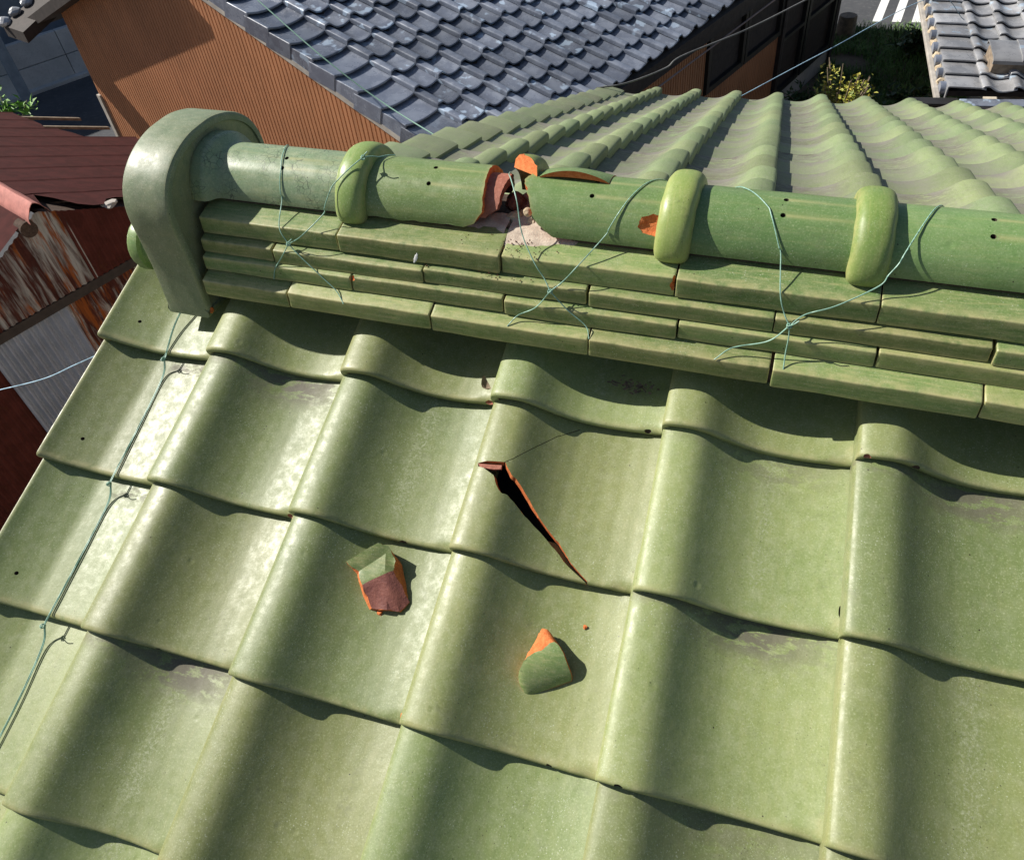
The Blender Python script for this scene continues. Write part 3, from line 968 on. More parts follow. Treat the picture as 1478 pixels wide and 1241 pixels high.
FR = [-.1045, -.1195, -.1290, -.1545]
def NF(x, layer, up=0.0, out=.003):    # a point just in front of course tile face
    a, b, c, d, js = COURSES[layer]
    return R3(x, b[0] - out - (1 - up) * .008, c[1] + (b[1] - c[1]) * up + Z0)
G_T = 'green tie wires on the ridge'
def ARC(*t):                            # dense path over the round tiles
    P = []
    for (x0, d0, r0), (x1, d1, r1) in zip(t[:-1], t[1:]):
        n = max(2, int(abs(d1 - d0) / 7))
        P += [RC(x0 + (x1 - x0) * k / n, d0 + (d1 - d0) * k / n, r0 + (r1 - r0) * k / n) for k in range(n)]
    return P + [RC(*t[-1])]
k1 = NF(.165, 0, .25, .004)
wire_set('tie_wire', [ARC((.085, 160, .0675), (.123, 92, .0678), (.137, 55, .0678), (.142, 14, .0685)) + [NF(.150, 0, 1.05, .001), k1],
                      ARC((.315, 110, .0685), (.300, 90, .0725), (.288, 72, .089), (.247, 38, .088), (.228, 8, .088)) + [NF(.195, 0, .9, .010), k1],
                      [k1, NF(.150, 1, .6, .002), NF(.135, 2, .9, .001), NF(.128, 2, .1, -.002)],
                      [k1, NF(.185, 1, .9, .002), NF(.225, 2, .8, .002), NF(.250, 2, .1, .004), NF(.268, 3, .95, .001)]],
         'thin green tie wire crossed on the ridge beside the arched end cap', .0009, knots=[k1, RC(.288, 72, .089)], group=G_T)
k2 = NF(.612, 1, .95, .006)
wire_set('tie_wire', [ARC((.500, 150, .0575), (.508, 118, .058), (.514, 95, .060)) + [RC(.526, 74, .0675), RC(.545, 45, .075), RC(.560, 12, .084), NF(.585, 0, .95, .004), NF(.60, 0, .3, .005), k2],
                      ARC((.750, 140, .0675), (.733, 110, .0676), (.704, 60, .0678), (.680, 16, .0695)) + [NF(.648, 0, 1.0, .004), NF(.628, 0, .2, .005), k2],
                      [k2, NF(.590, 2, .9, .003), NF(.562, 2, .2, .001), NF(.548, 3, 1.0, -.004)],
                      [k2, NF(.640, 2, 1.0, .003), NF(.668, 2, .2, .002), NF(.676, 3, 1.0, -.004)]],
         'thin green tie wire hanging across the broken gap in the ridge', .0009, knots=[k2], group=G_T)
k3 = NF(.948, 1, .9, .007)
wire_set('tie_wire', [ARC((.838, 145, .0675), (.859, 110, .0676), (.896, 70, .0678), (.921, 18, .0690)) + [NF(.929, 0, 1.0, .003), NF(.938, 0, .2, .006), k3],
                      ARC((1.120, 140, .0675), (1.104, 106, .0676), (1.079, 54, .0690), (1.064, 24, .080), (1.046, 4, .090)) + [NF(1.0, 0, .9, .010), NF(.965, 0, .3, .009), k3],
                      [k3, NF(.925, 2, 1.0, .006), NF(.880, 2, .3, .005), NF(.858, 3, 1.0, -.001)],
                      [k3, NF(.950, 1, .2, .006), NF(.950, 2, .4, .005), NF(.951, 3, 1.0, -.002)]],
         'thin green tie wire with X crossing on the right half of the ridge', .0009, knots=[k3], group=G_T)

def NR(x, y, h):                       # on the near slope, h above the low plane
    return Vector((x, y, TN * y + h))
vw = [NR(-.112, .10, -.004), NR(-.115, .052, -.008), NR(-.109, .004, -.0130), NR(-.108, -.006, -.0150), NR(-.107, -.03, -.029), NR(-.103, -.12, -.0225), NR(-.100, -.218, -.0130), NR(-.099, -.229, -.0150), NR(-.099, -.253, -.029), NR(-.098, -.34, -.0225), NR(-.098, -.441, -.0130), NR(-.098, -.452, -.0150), NR(-.097, -.476, -.029), NR(-.09, -.56, -.0225), NR(-.09, -.664, -.0130), NR(-.089, -.675, -.0150), NR(-.088, -.70, -.029), NR(-.087, -.9, -.012)]
wire_set('verge_wire', [vw, [p + Vector((.0025, 0, .0005)) for p in vw]], 'green wire knotted down the left edge of the near roof slope', .0008,
         knots=[NR(-.108, -.008, -.011), NR(-.099, -.231, -.011), NR(-.098, -.454, -.011), NR(-.089, -.677, -.011)])

# ------------------------------------------------------------------ loose fragments on the near slope
def near_local(col, j):
    return Matrix.Translation((col * W, -j * L * CS, -j * L * SN)) @ MN
# angular fragment (piece of a course tile end)
def frag_angular():
    base = prof_s(.16) - slope_drop(.17)
    T = dict(A=(.1071, .1900, .026), B=(.1480, .2270, .032), C=(.1630, .2150, .0235), D=(.1280, .1800, .0200), E=(.1395, .1640, .0200), F=(.1715, .1865, .0235),
             G=(.1805, .1945, .019), K=(.1810, .2090, .020), Q=(.1660, .2255, .027), H=(.2150, .1570, .005), I=(.2060, .1405, .009), J=(.1630, .1350, .008), N=(.188, .139, .012),
             a=(.1040, .1850, 0), b=(.1560, .2250, 0), k=(.1850, .2080, 0), h=(.2130, .1560, 0), i=(.2040, .1420, 0), j=(.1550, .1325, 0), d=(.1210, .1730, 0))
    faces = [('ABCD', 0), ('DCFE', 0), ('EFINJ', 1), ('FGHI', 1), ('CQKGF', 0), ('BQC', 0), ('adDA', 2), ('djJED', 2), ('AabB', 0), ('BbkKQ', 2), ('KkhHG', 2), ('HhiI', 2), ('IijJN', 2), ('abkhijd', 2)]
    bm = bmesh.new()
    vs_ = {k: bm.verts.new((x, y, base + z + .001)) for k, (x, y, z) in T.items()}
    for f, mi in faces:
        fc = bm.faces.new([vs_[c] for c in f]); fc.material_index = mi
    bmesh.ops.triangulate(bm, faces=bm.faces)
    bmesh.ops.recalc_face_normals(bm, faces=bm.faces)
    bmesh.ops.subdivide_edges(bm, edges=bm.edges, cuts=3, use_grid_fill=True)
    for v in bm.verts:
        raw = any(f.material_index == 2 for f in v.link_faces)
        k = .0022 if raw else .0004
        n_ = Vector((mnoise.noise(v.co * 170), mnoise.noise(v.co * 170 + Vector((9, 0, 0))), mnoise.noise(v.co * 170 + Vector((0, 9, 0)))))
        v.co += n_ * k
    m = bpy.data.meshes.new('tile_fragment'); bm.to_mesh(m); bm.free()
    for q in (M_COURSE, M_CLAY_DARK, M_CLAY): m.materials.append(q)
    m.polygons.foreach_set('use_smooth', [True] * len(m.polygons)); m.set_sharp_from_angle(angle=math.radians(22))
    return m
f1 = obj('tile_fragment', frag_angular(), None, None, near_local(1, 2))
tag(f1, 'angular broken tile fragment with maroon unglazed face, lying on near slope', 'tile fragment', 'fallen fragments')
# curved fragment
def frag_curved():
    o = Vector((.1519, .0743, 0)); a = Vector((.0546, .0343, 0)).normalized(); b = Vector((-a.y, a.x, 0))
    base = prof_s(.18) - slope_drop(.11)
    A_ = [0, .006, .012, .018, .026, .034, .042, .049, .054, .058, .061, .064, .067]
    b0 = lambda t: float(np.interp(t, [0, .003, .0645, .067], [.004, 0, 0, .006]))
    bg = lambda t: float(np.interp(t, [0, .006, .018, .030, .042, .052, .061, .065, .067], [.020, .034, .045, .0475, .047, .052, .052, .044, .034])) + .0018 * mnoise.noise(Vector((t * 190, 1, 0)))
    bo = lambda t: float(np.interp(t, [0, .006, .018, .030, .040, .0486, .056, .061, .065, .067], [.021, .037, .050, .060, .0685, .0765, .0725, .056, .0445, .0345])) + .0022 * mnoise.noise(Vector((t * 230, 5, 0)))
    hh = lambda y: .0035 + .0235 * math.sin(min(1, max(0, y) / .045) * math.pi / 2) ** .75
    ng, no = 14, 6
    top, bot = [], []
    ts = list(np.linspace(0, .067, 30))
    for t in ts:
        r1, r2 = [], []
        y0, y1, y2 = b0(t), bg(t), bo(t)
        side = 1 - math.exp(-t / .0035) * .35
        for k in range(ng + 1):
            y = y0 + (y1 - y0) * k / ng
            bul = -.004 * math.sin(math.pi * min(1, y / .045)) * (1 - t / .067)
            p = o + a * (t + bul) + b * y
            r1.append((p.x, p.y, base + hh(y) * side)); r2.append((p.x, p.y, base + max(.0005, hh(y) * side - .015)))
        for k in range(1, no + 1):
            y = y1 + (y2 - y1) * k / no
            p = o + a * t + b * y
            h = hh(y1) * side - .013 * (k / no) ** 1.3 + .0016 * mnoise.noise(Vector((t * 240, y * 240, 2)))
            r1.append((p.x, p.y, base + h)); r2.append((p.x, p.y, base + max(.0005, h - .006)))
        top.append(r1); bot.append(r2)
    m = grid_shell(top, bot, (M_COURSE, M_CLAY), (0, 1, 1), 35, 'tile_fragment')
    nj = ng + no + 1
    for i in range(len(ts) - 1):
        for j in range(nj - 1):
            if j >= ng: m.polygons[2 * (i * (nj - 1) + j)].material_index = 1
    return flip_if_needed(m)
f2 = obj('tile_fragment', frag_curved(), None, None, near_local(2, 2))
tag(f2, 'curved green tile shard with bright orange broken edge, lying on near slope', 'tile fragment', 'fallen fragments')
# crumbs
crumbs = [((1, 2), .174, .1335, .0045), ((2, 2), .208, .182, .003), ((3, 2), .02, .21, .002)]
for i, ((c_, j_), x, s, sz) in enumerate(crumbs[:2]):
    bm = bmesh.new(); bmesh.ops.create_icosphere(bm, subdivisions=2, radius=sz)
    for v in bm.verts: v.co *= 1 + .5 * mnoise.noise(v.co * 400 + Vector((i, 0, 0))); v.co.z *= .6
    m = bpy.data.meshes.new('clay_crumb'); bm.to_mesh(m); bm.free(); m.materials.append(M_CLAY)
    tag(obj('clay_crumb', m, None, None, near_local(c_, j_) @ Matrix.Translation((x, s, prof_s(x) - slope_drop(s) + sz * .4))),
        ('tiny orange crumb of clay beside the angular fragment', 'tiny dark clay crumb above the curved shard')[i], 'crumb', 'fallen fragments')
# dry leaf scraps under the bottom ridge course
def leaf_mesh(name, l, w, mat, curl=.3):
    V, F = [], []
    for i in range(7):
        u = i / 6
        hw = w * math.sin(math.pi * min(1, u * .92 + .05)) ** .8
        for k in (-1, 0, 1):
            V.append((l * u, hw * k, curl * l * (u - .5) ** 2 + abs(k) * hw * .5))
    for i in range(6):
        for k in range(2):
            a = i * 3 + k
            F.append((a, a + 1, a + 4, a + 3))
    return mesh(name, V, F, (mat,), None, 60)
M_LEAFDRY = simple('dry_leaf', (0.20, 0.15, 0.10), 0.85, 0.3, 90)
tag(obj('dry_leaf', leaf_mesh('dry_leaf', .032, .007, M_LEAFDRY, 1.5), None, None, Matrix.Translation(NR(.50, .032, .004)) @ Matrix.Rotation(-.9, 4, 'Z') @ Matrix.Rotation(-.3, 4, 'X')),
    'curled dry leaf caught under the lowest ridge course', 'leaf')
V, F = [], []
for i in range(46):
    x = .735 + random.gauss(0, .022); y = .062 + random.gauss(0, .005)
    a = random.uniform(0, 6.3); l = random.uniform(.003, .010)
    p = NR(x, y, .0 + random.uniform(0, .006)); d = Vector((math.cos(a), math.sin(a), random.uniform(-.3, .4))) * l; s = Vector((-math.sin(a), math.cos(a), 0)) * random.uniform(.0006, .0022)
    o_ = len(V); V += [p - d / 2 - s, p + d / 2 - s, p + d / 2 + s, p - d / 2 + s]; F.append((o_, o_ + 1, o_ + 2, o_ + 3))
tag(obj('leaf_litter', mesh('leaf_litter', V, F, (M_LEAFDRY,))), 'wad of plant litter wedged under the ridge courses', 'litter', None, 'stuff')
# bird dropping on the course
bm = bmesh.new(); bmesh.ops.create_icosphere(bm, subdivisions=3, radius=1)
for v in bm.verts:
    k = 1 + .5 * mnoise.noise(v.co * 2.3)
    v.co = Vector((v.co.x * .0026 * k, v.co.y * .0006, v.co.z * .0080 * k))
m = bpy.data.meshes.new('bird_dropping'); bm.to_mesh(m); bm.free(); m.materials.append(simple('chalky_white', (0.7, 0.7, 0.68), 0.9, 0.15, 300))
tag(obj('bird_dropping', m, None, None, MR @ Matrix.Translation((.391 - .6, COURSES[0][1][0] - .0055, .193 + Z0)) @ Matrix.Rotation(-.28, 4, 'X') @ Matrix.Rotation(.35, 4, 'Y')), 'small white bird dropping on the upper ridge course', 'dropping')

# ------------------------------------------------------------------ setting: ground, road
PHI = 1.2087
CV = Vector((math.cos(PHI), math.sin(PHI), 0))
HV = Vector((math.sin(PHI), -math.cos(PHI), 0))
def H(u, w, z):
    return CV * u + HV * w + Vector((0, 0, z))
MH = Matrix(((CV.x, HV.x, 0, 0), (CV.y, HV.y, 0, 0), (0, 0, -1, 0), (0, 0, 0, 1)))

def ground_mat(name, c1, c2, c3, sc):
    t = NT(name)
    p = t.pos()
    n1 = t.noise(p, sc, 8, 0.65); n2 = t.noise(p, sc * 14, 5, 0.7)
    col = t.mix(t.ramp(n1, .35, .65), c1, c2)
    col = t.mix(t.ramp(n2, .5, .72, 0, .6), col, c3)
    return t.out(col, .95, .2, t.bump(n2, .5, .01))
M_SOIL = ground_mat('bare_soil', (.13, .10, .07), (.18, .145, .10), (.24, .20, .15), 1.6)
M_ASPHALT = ground_mat('asphalt', (.065, .068, .074), (.085, .087, .092), (.13, .13, .13), .9)
M_CONC = ground_mat('weathered_concrete', (.45, .45, .445), (.56, .555, .545), (.33, .33, .325), 2.4)

tag(obj('ground', mesh('ground', [(-400, -400, GROUND - .008), (400, -400, GROUND - .008), (400, 400, GROUND - .008), (-400, 400, GROUND - .008)], [(0, 1, 2, 3)], (M_SOIL,))), 'bare brown soil around the houses', None, None, 'structure')
tag(obj('lane', mesh('lane', [H(-4, -14, GROUND), H(16, -14, GROUND), H(16, -8.2, GROUND), H(-4, -8.2, GROUND)], [(0, 1, 2, 3)], (M_ASPHALT,))), 'shaded asphalt yard beside the brown house', None, None, 'structure')
road_y = 12.35
tag(obj('road', mesh('road', [(-6, road_y + .12, GROUND - .004), (60, road_y - 2.4, GROUND - .004), (60, 60, GROUND - .004), (-6, 60, GROUND - .004)], [(0, 1, 2, 3)], (M_ASPHALT,))), 'asphalt road with white stripes beyond the garden', None, None, 'structure')
M_PAINT = simple('white_road_paint', (.74, .74, .72), .8, .08, 30)
for i in range(3):
    x = 2.12 + .275 * i
    o = tag(obj('road_stripe', mesh('road_stripe', [(x - .065, 12.52, GROUND), (x + .06, 12.52, GROUND), (x + .33, 14.3, GROUND), (x + .21, 14.3, GROUND)], [(0, 1, 2, 3)], (M_PAINT,))), 'white painted stripes on the road beyond the garden', None, None, 'structure')

# ------------------------------------------------------------------ brown house with grey tile roof
def siding_mat(name, c):
    t = NT(name)
    p = t.pos()
    n1 = t.noise(p, 1.3, 5, .6)
    st = t.noise(t.mapv(p, (9, 9, .5)), 2.0, 5, .6)
    col = t.mix(t.ramp(n1, .3, .7), tuple(x * .86 for x in c), tuple(x * 1.1 for x in c))
    col = t.mix(t.ramp(st, .45, .8, 0, .4), col, tuple(x * .6 for x in c))
    rb = t.noise(t.mapv(p, (1, 1, .06)), 26.0, 2, .5)
    col = t.mix(t.ramp(rb, .5, .75, 0, .35), col, tuple(x * .55 for x in c))
    col = t.mix(t.ramp(t.noise(p, 4.0, 8, .7), .58, .75, 0, .4), col, tuple(min(1, x * 1.25 + .03) for x in c))
    return t.out(col, .55, .35)
M_SIDING = siding_mat('brown_metal_siding', (.42, .190, .092))
M_SIDE_DARK = simple('black_window_frame', (.02, .019, .018), .5, .2, 10)
M_BARGE = simple('pale_weathered_board', (.36, .33, .29), .85, .25, 9, .3)
tg = NT('dark_window_glass')
M_GLASS = tg.out((.028, .050, .048), .08, .6)

def ibushi(name, c1, c2, pale, blue):
    t = NT(name)
    p = t.pos(); rnd = t.rand()
    off = t.n('CombineXYZ'); t.l(t.math('MULTIPLY', rnd, 31.0), off.inputs[0])
    va = t.n('VectorMath', operation='ADD'); t.l(p, va.inputs[0]); t.l(off.outputs[0], va.inputs[1])
    q = va.outputs[0]
    n1 = t.noise(q, 7.0, 5, .6); n2 = t.noise(q, 42.0, 5, .65)
    col = t.mix(t.ramp(n1, .35, .65), c1, c2)
    sky_patch = t.math('MULTIPLY', t.ramp(t.noise(q, 10.0, 3, .5), .56, .63), t.ramp(t.math('FRACT', t.math('MULTIPLY', rnd, 7.7)), .5, .62))
    col = t.mix(t.math('MULTIPLY', sky_patch, .6), col, blue)  # sky reflection painted into the colour as blue patches on some tiles
    col = t.mix(t.ramp(n2, .55, .8, 0, .5), col, pale)
    hs = t.n('HueSaturation'); t.l(col, hs.inputs['Color']); t.l(t.ramp(rnd, 0, 1, .72, 1.2), hs.inputs['Value'])
    rg = t.ramp(n1, .3, .7, .20, .34)
    return t.out(hs.outputs[0], rg, .9, t.bump(n1, .12, .02), metal=.12)
M_GREY = ibushi('silver_grey_tile', (.130, .147, .188), (.190, .213, .262), (.34, .37, .43), (.46, .58, .72))
M_GREY_PALE = ibushi('worn_grey_tile', (.27, .27, .275), (.38, .38, .385), (.50, .50, .51), (.40, .52, .64))

bh = empty('brown_house', H(6.8, -5.4, GROUND), 'brown ribbed metal clad house with silvery grey tile roof', 'house')
UG, UE, WL_, WR_ = 3.11, 10.64, -7.82, -2.515
Z_AT, W_AT, PT = -1.4573, -3.367, .3554
def zr(w):                              # grey tile low plane
    return Z_AT - PT * (w - W_AT)
W_RIDGE = -5.7
Z_RIDGE = zr(W_RIDGE)
def zl(w):
    return Z_RIDGE + PT * (w - W_RIDGE)
def ztop(w):
    return min(zr(w), zl(w)) - .13
def siding(name, n0, n1, face, zb, zt, pitch=.0485, depth=.009):
    """ribbed sheet standing between n0 and n1 along one axis; face(a, depth, z) -> world"""
    V, F = [], []
    a = n0
    prof_ = []
    while a < n1:
        for da, dd in ((0, 0), (.0335, 0), (.037, -depth), (.045, -depth)):
            if a + da <= n1: prof_.append((a + da, dd))
        a += pitch
    prof_.append((n1, 0))
    for a, d in prof_:
        V.append(face(a, d, zb(a))); V.append(face(a, d, zt(a)))
    for i in range(len(prof_) - 1):
        F.append((2 * i, 2 * i + 2, 2 * i + 3, 2 * i + 1))
    return mesh(name, V, F, (M_SIDING,))
gm = siding('gable_wall', WL_, WR_ + .3, lambda a, d, z: H(UG - d, a, z), lambda a: GROUND + .25, ztop)
obj('gable_wall', gm, bh)
obj('wall_core', prism('wall_core', [(WL_ + .01, GROUND), (WR_ - .02, GROUND), (WR_ - .02, ztop(WR_) - .02), (W_RIDGE, ztop(W_RIDGE) - .02), (WL_ + .01, ztop(WL_) - .02)], UG + .03, UE - .02, M_DARKWOOD, lambda c: H(c.z, c.x, c.y)), bh)
obj('foundation', box('foundation', UG + .012, UE + .01, WL_ + .0, WR_ + .012, GROUND - .002, GROUND + .27, 0, M_CONC, lambda c: H(c.x, c.y, c.z)), bh)
obj('corner_trim', box('corner_trim', UG - .022, UG + .03, WL_ - .03, WL_ + .035, GROUND + .25, -2.36, 0, M_BARGE, lambda c: H(c.x, c.y, c.z)), bh)
# eave-side wall
fw = lambda a, d, z: H(a, WR_ + d, z)
side = obj('side_wall', siding('side_wall', UG + .02, 6.93, fw, lambda a: GROUND + .25, lambda a: -1.95), bh)
obj('side_wall', siding('side_wall', 6.93, 8.80, fw, lambda a: GROUND + .25, lambda a: -2.86), bh)
obj('side_wall', siding('side_wall', 6.93, 10.62, fw, lambda a: -2.02, lambda a: -1.90), bh)
def window(u0, u1, z0, z1, fr=.045, bars=()):
    w = obj('window', box('window', u0, u1, WR_ - .06, WR_ - .03, z0, z1, 0, M_GLASS, lambda c: H(c.x, c.y, c.z)), bh)
    for (a, b, c_, d) in [(u0, u0 + fr, z0, z1), (u1 - fr, u1, z0, z1), (u0 + fr, u1 - fr, z0, z0 + fr), (u0 + fr, u1 - fr, z1 - fr, z1)] + [(u0 + fr, u1 - fr, q - .02, q + .02) for q in bars]:
        obj('frame', box('frame', a, b, WR_ - .055, WR_ + .03, c_, d, 0, M_SIDE_DARK, lambda c: H(c.x, c.y, c.z)), w)
window(6.95, 7.81, -2.84, -2.02, .06)
window(7.83, 8.78, -2.84, -2.02, .06)
window(8.86, 9.56, GROUND + .26, -2.02, .06, (-2.95,))
window(9.60, 10.60, GROUND + .26, -2.02, .07, (-2.95,))
obj('corner_post', box('corner_post', 10.602, 10.70, WR_ - .05, WR_ + .04, GROUND, -1.9, 0, M_DARKWOOD, lambda c: H(c.x, c.y, c.z)), bh)
obj('corner_post', box('corner_post', 8.785, 8.855, WR_ - .05, WR_ + .05, GROUND + .26, -2.0, 0, M_DARKWOOD, lambda c: H(c.x, c.y, c.z)), bh)
# pale curtain gleam behind the first window
# roof boards and tiles
WE = -2.215
grey_roof = obj('roof', prism('roof', [(UG - .012, WE - .03), (11.1, WE - .03), (11.1, W_RIDGE), (UG - .012, W_RIDGE)], 0, 1, M_DARKWOOD,
                lambda c: H(c.x, c.y, zr(c.y) - (.05 if c.z > .5 else .115))), bh)
obj('roof_back', prism('roof_back', [(UG - .20, W_RIDGE - .002), (11.1, W_RIDGE - .002), (11.1, -8.35), (UG - .20, -8.35)], 0, 1, M_DARKWOOD,
    lambda c: H(c.x, c.y, zl(c.y) - (.03 if c.z > .5 else .13))), bh)
obj('fascia', box('fascia', UG - .03, 11.1, WE - .075, WE - .045, zr(WE) - .20, zr(WE) - .05, 0, M_DARKWOOD, lambda c: H(c.x, c.y, c.z)), bh)
obj('soffit', prism('soffit', [(UG + .02, WR_), (11.1, WR_), (11.1, WE - .08), (UG + .02, WE - .08)], zr(WE) - .155, zr(WE) - .135, M_DARKWOOD, lambda c: H(c.x, c.y, c.z)), bh)
# pale barge board along the verge
def along(w, dz, du):
    return H(UG + du, w, zr(w) + dz)
def board(name, w0, w1, du0, du1, dz0, dz1, mat, parent):
    V = [along(w, dz, du) for w in (w0, w1) for du in (du0, du1) for dz in (dz0, dz1)]
    m = mesh(name, V, [(0, 1, 3, 2), (4, 6, 7, 5), (0, 4, 5, 1), (2, 3, 7, 6), (0, 2, 6, 4), (1, 5, 7, 3)], (mat,))
    return obj(name, flip_if_needed(m), parent)
board('barge_board', W_RIDGE, WE - .02, -.016, -.003, -.150, -.105, M_BARGE, bh)
# gutter pipe along the eave
obj('gutter', tubes('gutter', [[H(UG - .05 + (8.1) * i / 20, WE + .03, zr(WE) - .21) for i in range(21)]], .009, simple('gutter_copper', (.20, .13, .11), .5, .2, 10)), bh)

GL = .235
MG = Matrix(((CV.x, HV.x, 0), (CV.y, HV.y, 0), (0, 0, 0)))
ang = math.atan(PT)
dn = HV * math.cos(ang) - Vector((0, 0, math.sin(ang)))
nn = CV.cross(-dn)
FRG = Matrix(((CV.x, -dn.x, nn.x, 0), (CV.y, -dn.y, nn.y, 0), (CV.z, -dn.z, nn.z, 0), (0, 0, 0, 1)))
GO = Vector((-1.6446, 5.1622, -1.4573))
SX = 1.0
DROP[0] = .030
ss_g = [0, .001, .004, .008, .02, .06, .12, .18, .235, .27]
grey_m = [field_tile('roof_tile', (M_GREY, M_GREY), nx=20, ss=ss_g, warp=.003, seed=40 + i, hk=1.25) for i in range(3)]
for r in range(-13, 6):
    for c_ in range(-2, 24):
        if c_ > 13 + .8 * (r + 5) + 3 or r < -10 + (c_ - 6) * .55:
            continue
        rr_ = random.Random(r * 40 + c_)
        P = GO + CV * ((c_ - 1) * .265) + dn * (r * GL)
        M = Matrix.Translation(P) @ FRG @ Matrix.Translation((0, rr_.uniform(-.004, .004), rr_.uniform(0, .002))) @ Matrix.Rotation(rr_.uniform(-.01, .01), 4, 'Z') @ Matrix.Rotation(rr_.uniform(-.012, .012), 4, 'Y')
        obj('roof_tile', grey_m[(r + 2 * c_) % 3], grey_roof, None, M)
# verge tiles with a hanging side plate
def grey_verge():
    xs = [-.092, -.092, -.090, -.086, -.07, -.03, .02, .07, .12, .17, .21, .24, .268, .298]
    hs = [-.105, -.02, .026, .030, .028, .015, .002, -.006, -.009, -.0095, -.007, -.003, .002, .010]
    top, bot = [], []
    for x, h in zip(xs, hs):
        top.append([(x, s, h - slope_drop(s) - (nose(s) if h > -.015 else 0)) for s in ss_g])
        bot.append([(max(x, -.078), s, (h if h < -.015 else (prof_h(h))) - slope_drop(s)) for s in ss_g])
    return flip_if_needed(grid_shell(top, bot, (M_GREY, M_GREY), (0, 1, 0), 38, 'verge_tile'))
def prof_h(h):
    return h - .016
gv = grey_verge()
for r in range(-13, 6):
    rr_ = random.Random(r)
    P = GO + CV * (-4 * .265) + dn * (r * GL)
    obj('verge_tile', gv, grey_roof, None, Matrix.Translation(P) @ FRG @ Matrix.Translation((rr_.uniform(-.003, .003), 0, 0)))

# little lean-to roof on the far left corner of the brown house
lt = obj('lean_to_roof', prism('lean_to_roof', [(2.74, -8.45), (3.7, -8.45), (3.7, -8.0), (2.74, -8.0)], 0, 1, M_DARKWOOD,
         lambda c: H(c.x, c.y, -1.60 + .35 * (c.x - 2.74) - (0 if c.z > .5 else .11))), bh)
for i in range(8):
    u = 2.74 + .02 + .15 * i
    bm = bmesh.new(); bmesh.ops.create_icosphere(bm, subdivisions=2, radius=.07)
    for v in bm.verts:
        v.co *= 1 + .3 * mnoise.noise(v.co * 14 + Vector((i, 0, 0))); v.co.z *= .7
    m = bpy.data.meshes.new('tile_end'); bm.to_mesh(m); bm.free(); m.materials.append(M_GREY_PALE)
    obj('tile_end', m, lt, None, Matrix.Translation(H(u, -8.42, -1.60 + .35 * (u - 2.74) + .03)))

# ------------------------------------------------------------------ left yard: block wall, post, neighbour
bw = empty('block_wall', (-10.65, 9.1, GROUND), 'shaded grey concrete block wall in the yard behind the rusty shed', 'wall')
BD = Vector((.4905, .8715, 0)); BN = Vector((-.8715, .4905, 0))
bw['kind'] = 'thing'
B0 = Vector((-11.35, 7.86, GROUND))
for row in range(2):
    for k in range(5):
        m = box('block', .005, .835, 0, .13, row * .385 + .004, row * .385 + .378, .006, M_CONC, lambda c: B0 + BD * (c.x + k * .84 + (row % 2) * .0) + BN * c.y + Vector((0, 0, c.z)))
        obj('block', m, bw)
obj('footing', box('footing', 0, 4.2, -.12, .12, -.002, .06, .01, M_CONC, lambda c: B0 + BD * c.x + BN * (c.y - .01) + Vector((0, 0, c.z - .0))), bw)
pp = Vector((-10.74, 8.47, GROUND)) - BN * .28 + BD * -.1
post = obj('post', box('post', -.075, .075, -.075, .075, 0, 3.2, .012, simple('blue_grey_painted_post', (.22, .26, .31), .6, .2, 6), lambda c: pp + BD * c.x + BN * c.y + Vector((0, 0, c.z))))
tag(post, 'blue grey square post standing in front of block wall', 'post')
nh = empty('neighbour_house', (-14.5, 9.5, GROUND), 'blue grey rendered house behind the block wall at top left corner', 'house')
M_RENDER = simple('blue_grey_render', (.17, .19, .22), .9, .15, 3, .2)
obj('wall', box('wall', -8, 12, 1.0, 5.0, 0, 3.0, 0, M_RENDER, lambda c: B0 + BD * c.x + BN * c.y + Vector((0, 0, c.z))), nh)
obj('roof', prism('roof', [(.7, 3.0), (3.0, 3.0 + .9), (5.3, 3.0)], -8.3, 12.3, M_GREY, lambda c: B0 + BD * c.z + BN * c.x + Vector((0, 0, c.y))), nh)

# ------------------------------------------------------------------ rusty corrugated shed on the left
def rust_mat(name, base, rust, pale, mode):
    t = NT(name)
    p = t.pos()
    st = t.noise(t.mapv(p, (7, 7, .9)), 1.6, 6, .65, .4)
    n2 = t.noise(p, 9.0, 6, .65)
    col = t.mix(t.ramp(n2, .35, .7), base, tuple(x * .6 for x in base))
    if mode == 'wall':
        col = t.mix(t.ramp(st, .44, .60), col, pale)
        col = t.mix(t.ramp(t.noise(t.mapv(p, (8, 8, 1.1), (0, 0, 0), (3, 1, 2)), 1.9, 6, .65), .50, .62), col, rust)
    else:
        col = t.mix(t.ramp(n2, .56, .75, 0, .5), col, rust)
    return t.out(col, .9, .12)
M_REDROOF = rust_mat('maroon_painted_iron', (.062, .016, .014), (.10, .030, .020), (.3, .3, .3), 'roof')
M_RUSTWALL = rust_mat('rusty_corrugated_iron', (.080, .026, .020), (.26, .075, .020), (.36, .35, .33), 'wall')
M_MAROONWALL = rust_mat('maroon_corrugated_iron', (.095, .026, .020), (.15, .055, .025), (.3, .3, .3), 'roof')
M_CLEAR = simple('grey_corrugated_plastic', (.30, .33, .40), .45, .15, 4)
M_PINK = simple('faded_red_ridge_cap', (.42, .16, .13), .8, .25, 14, .3)

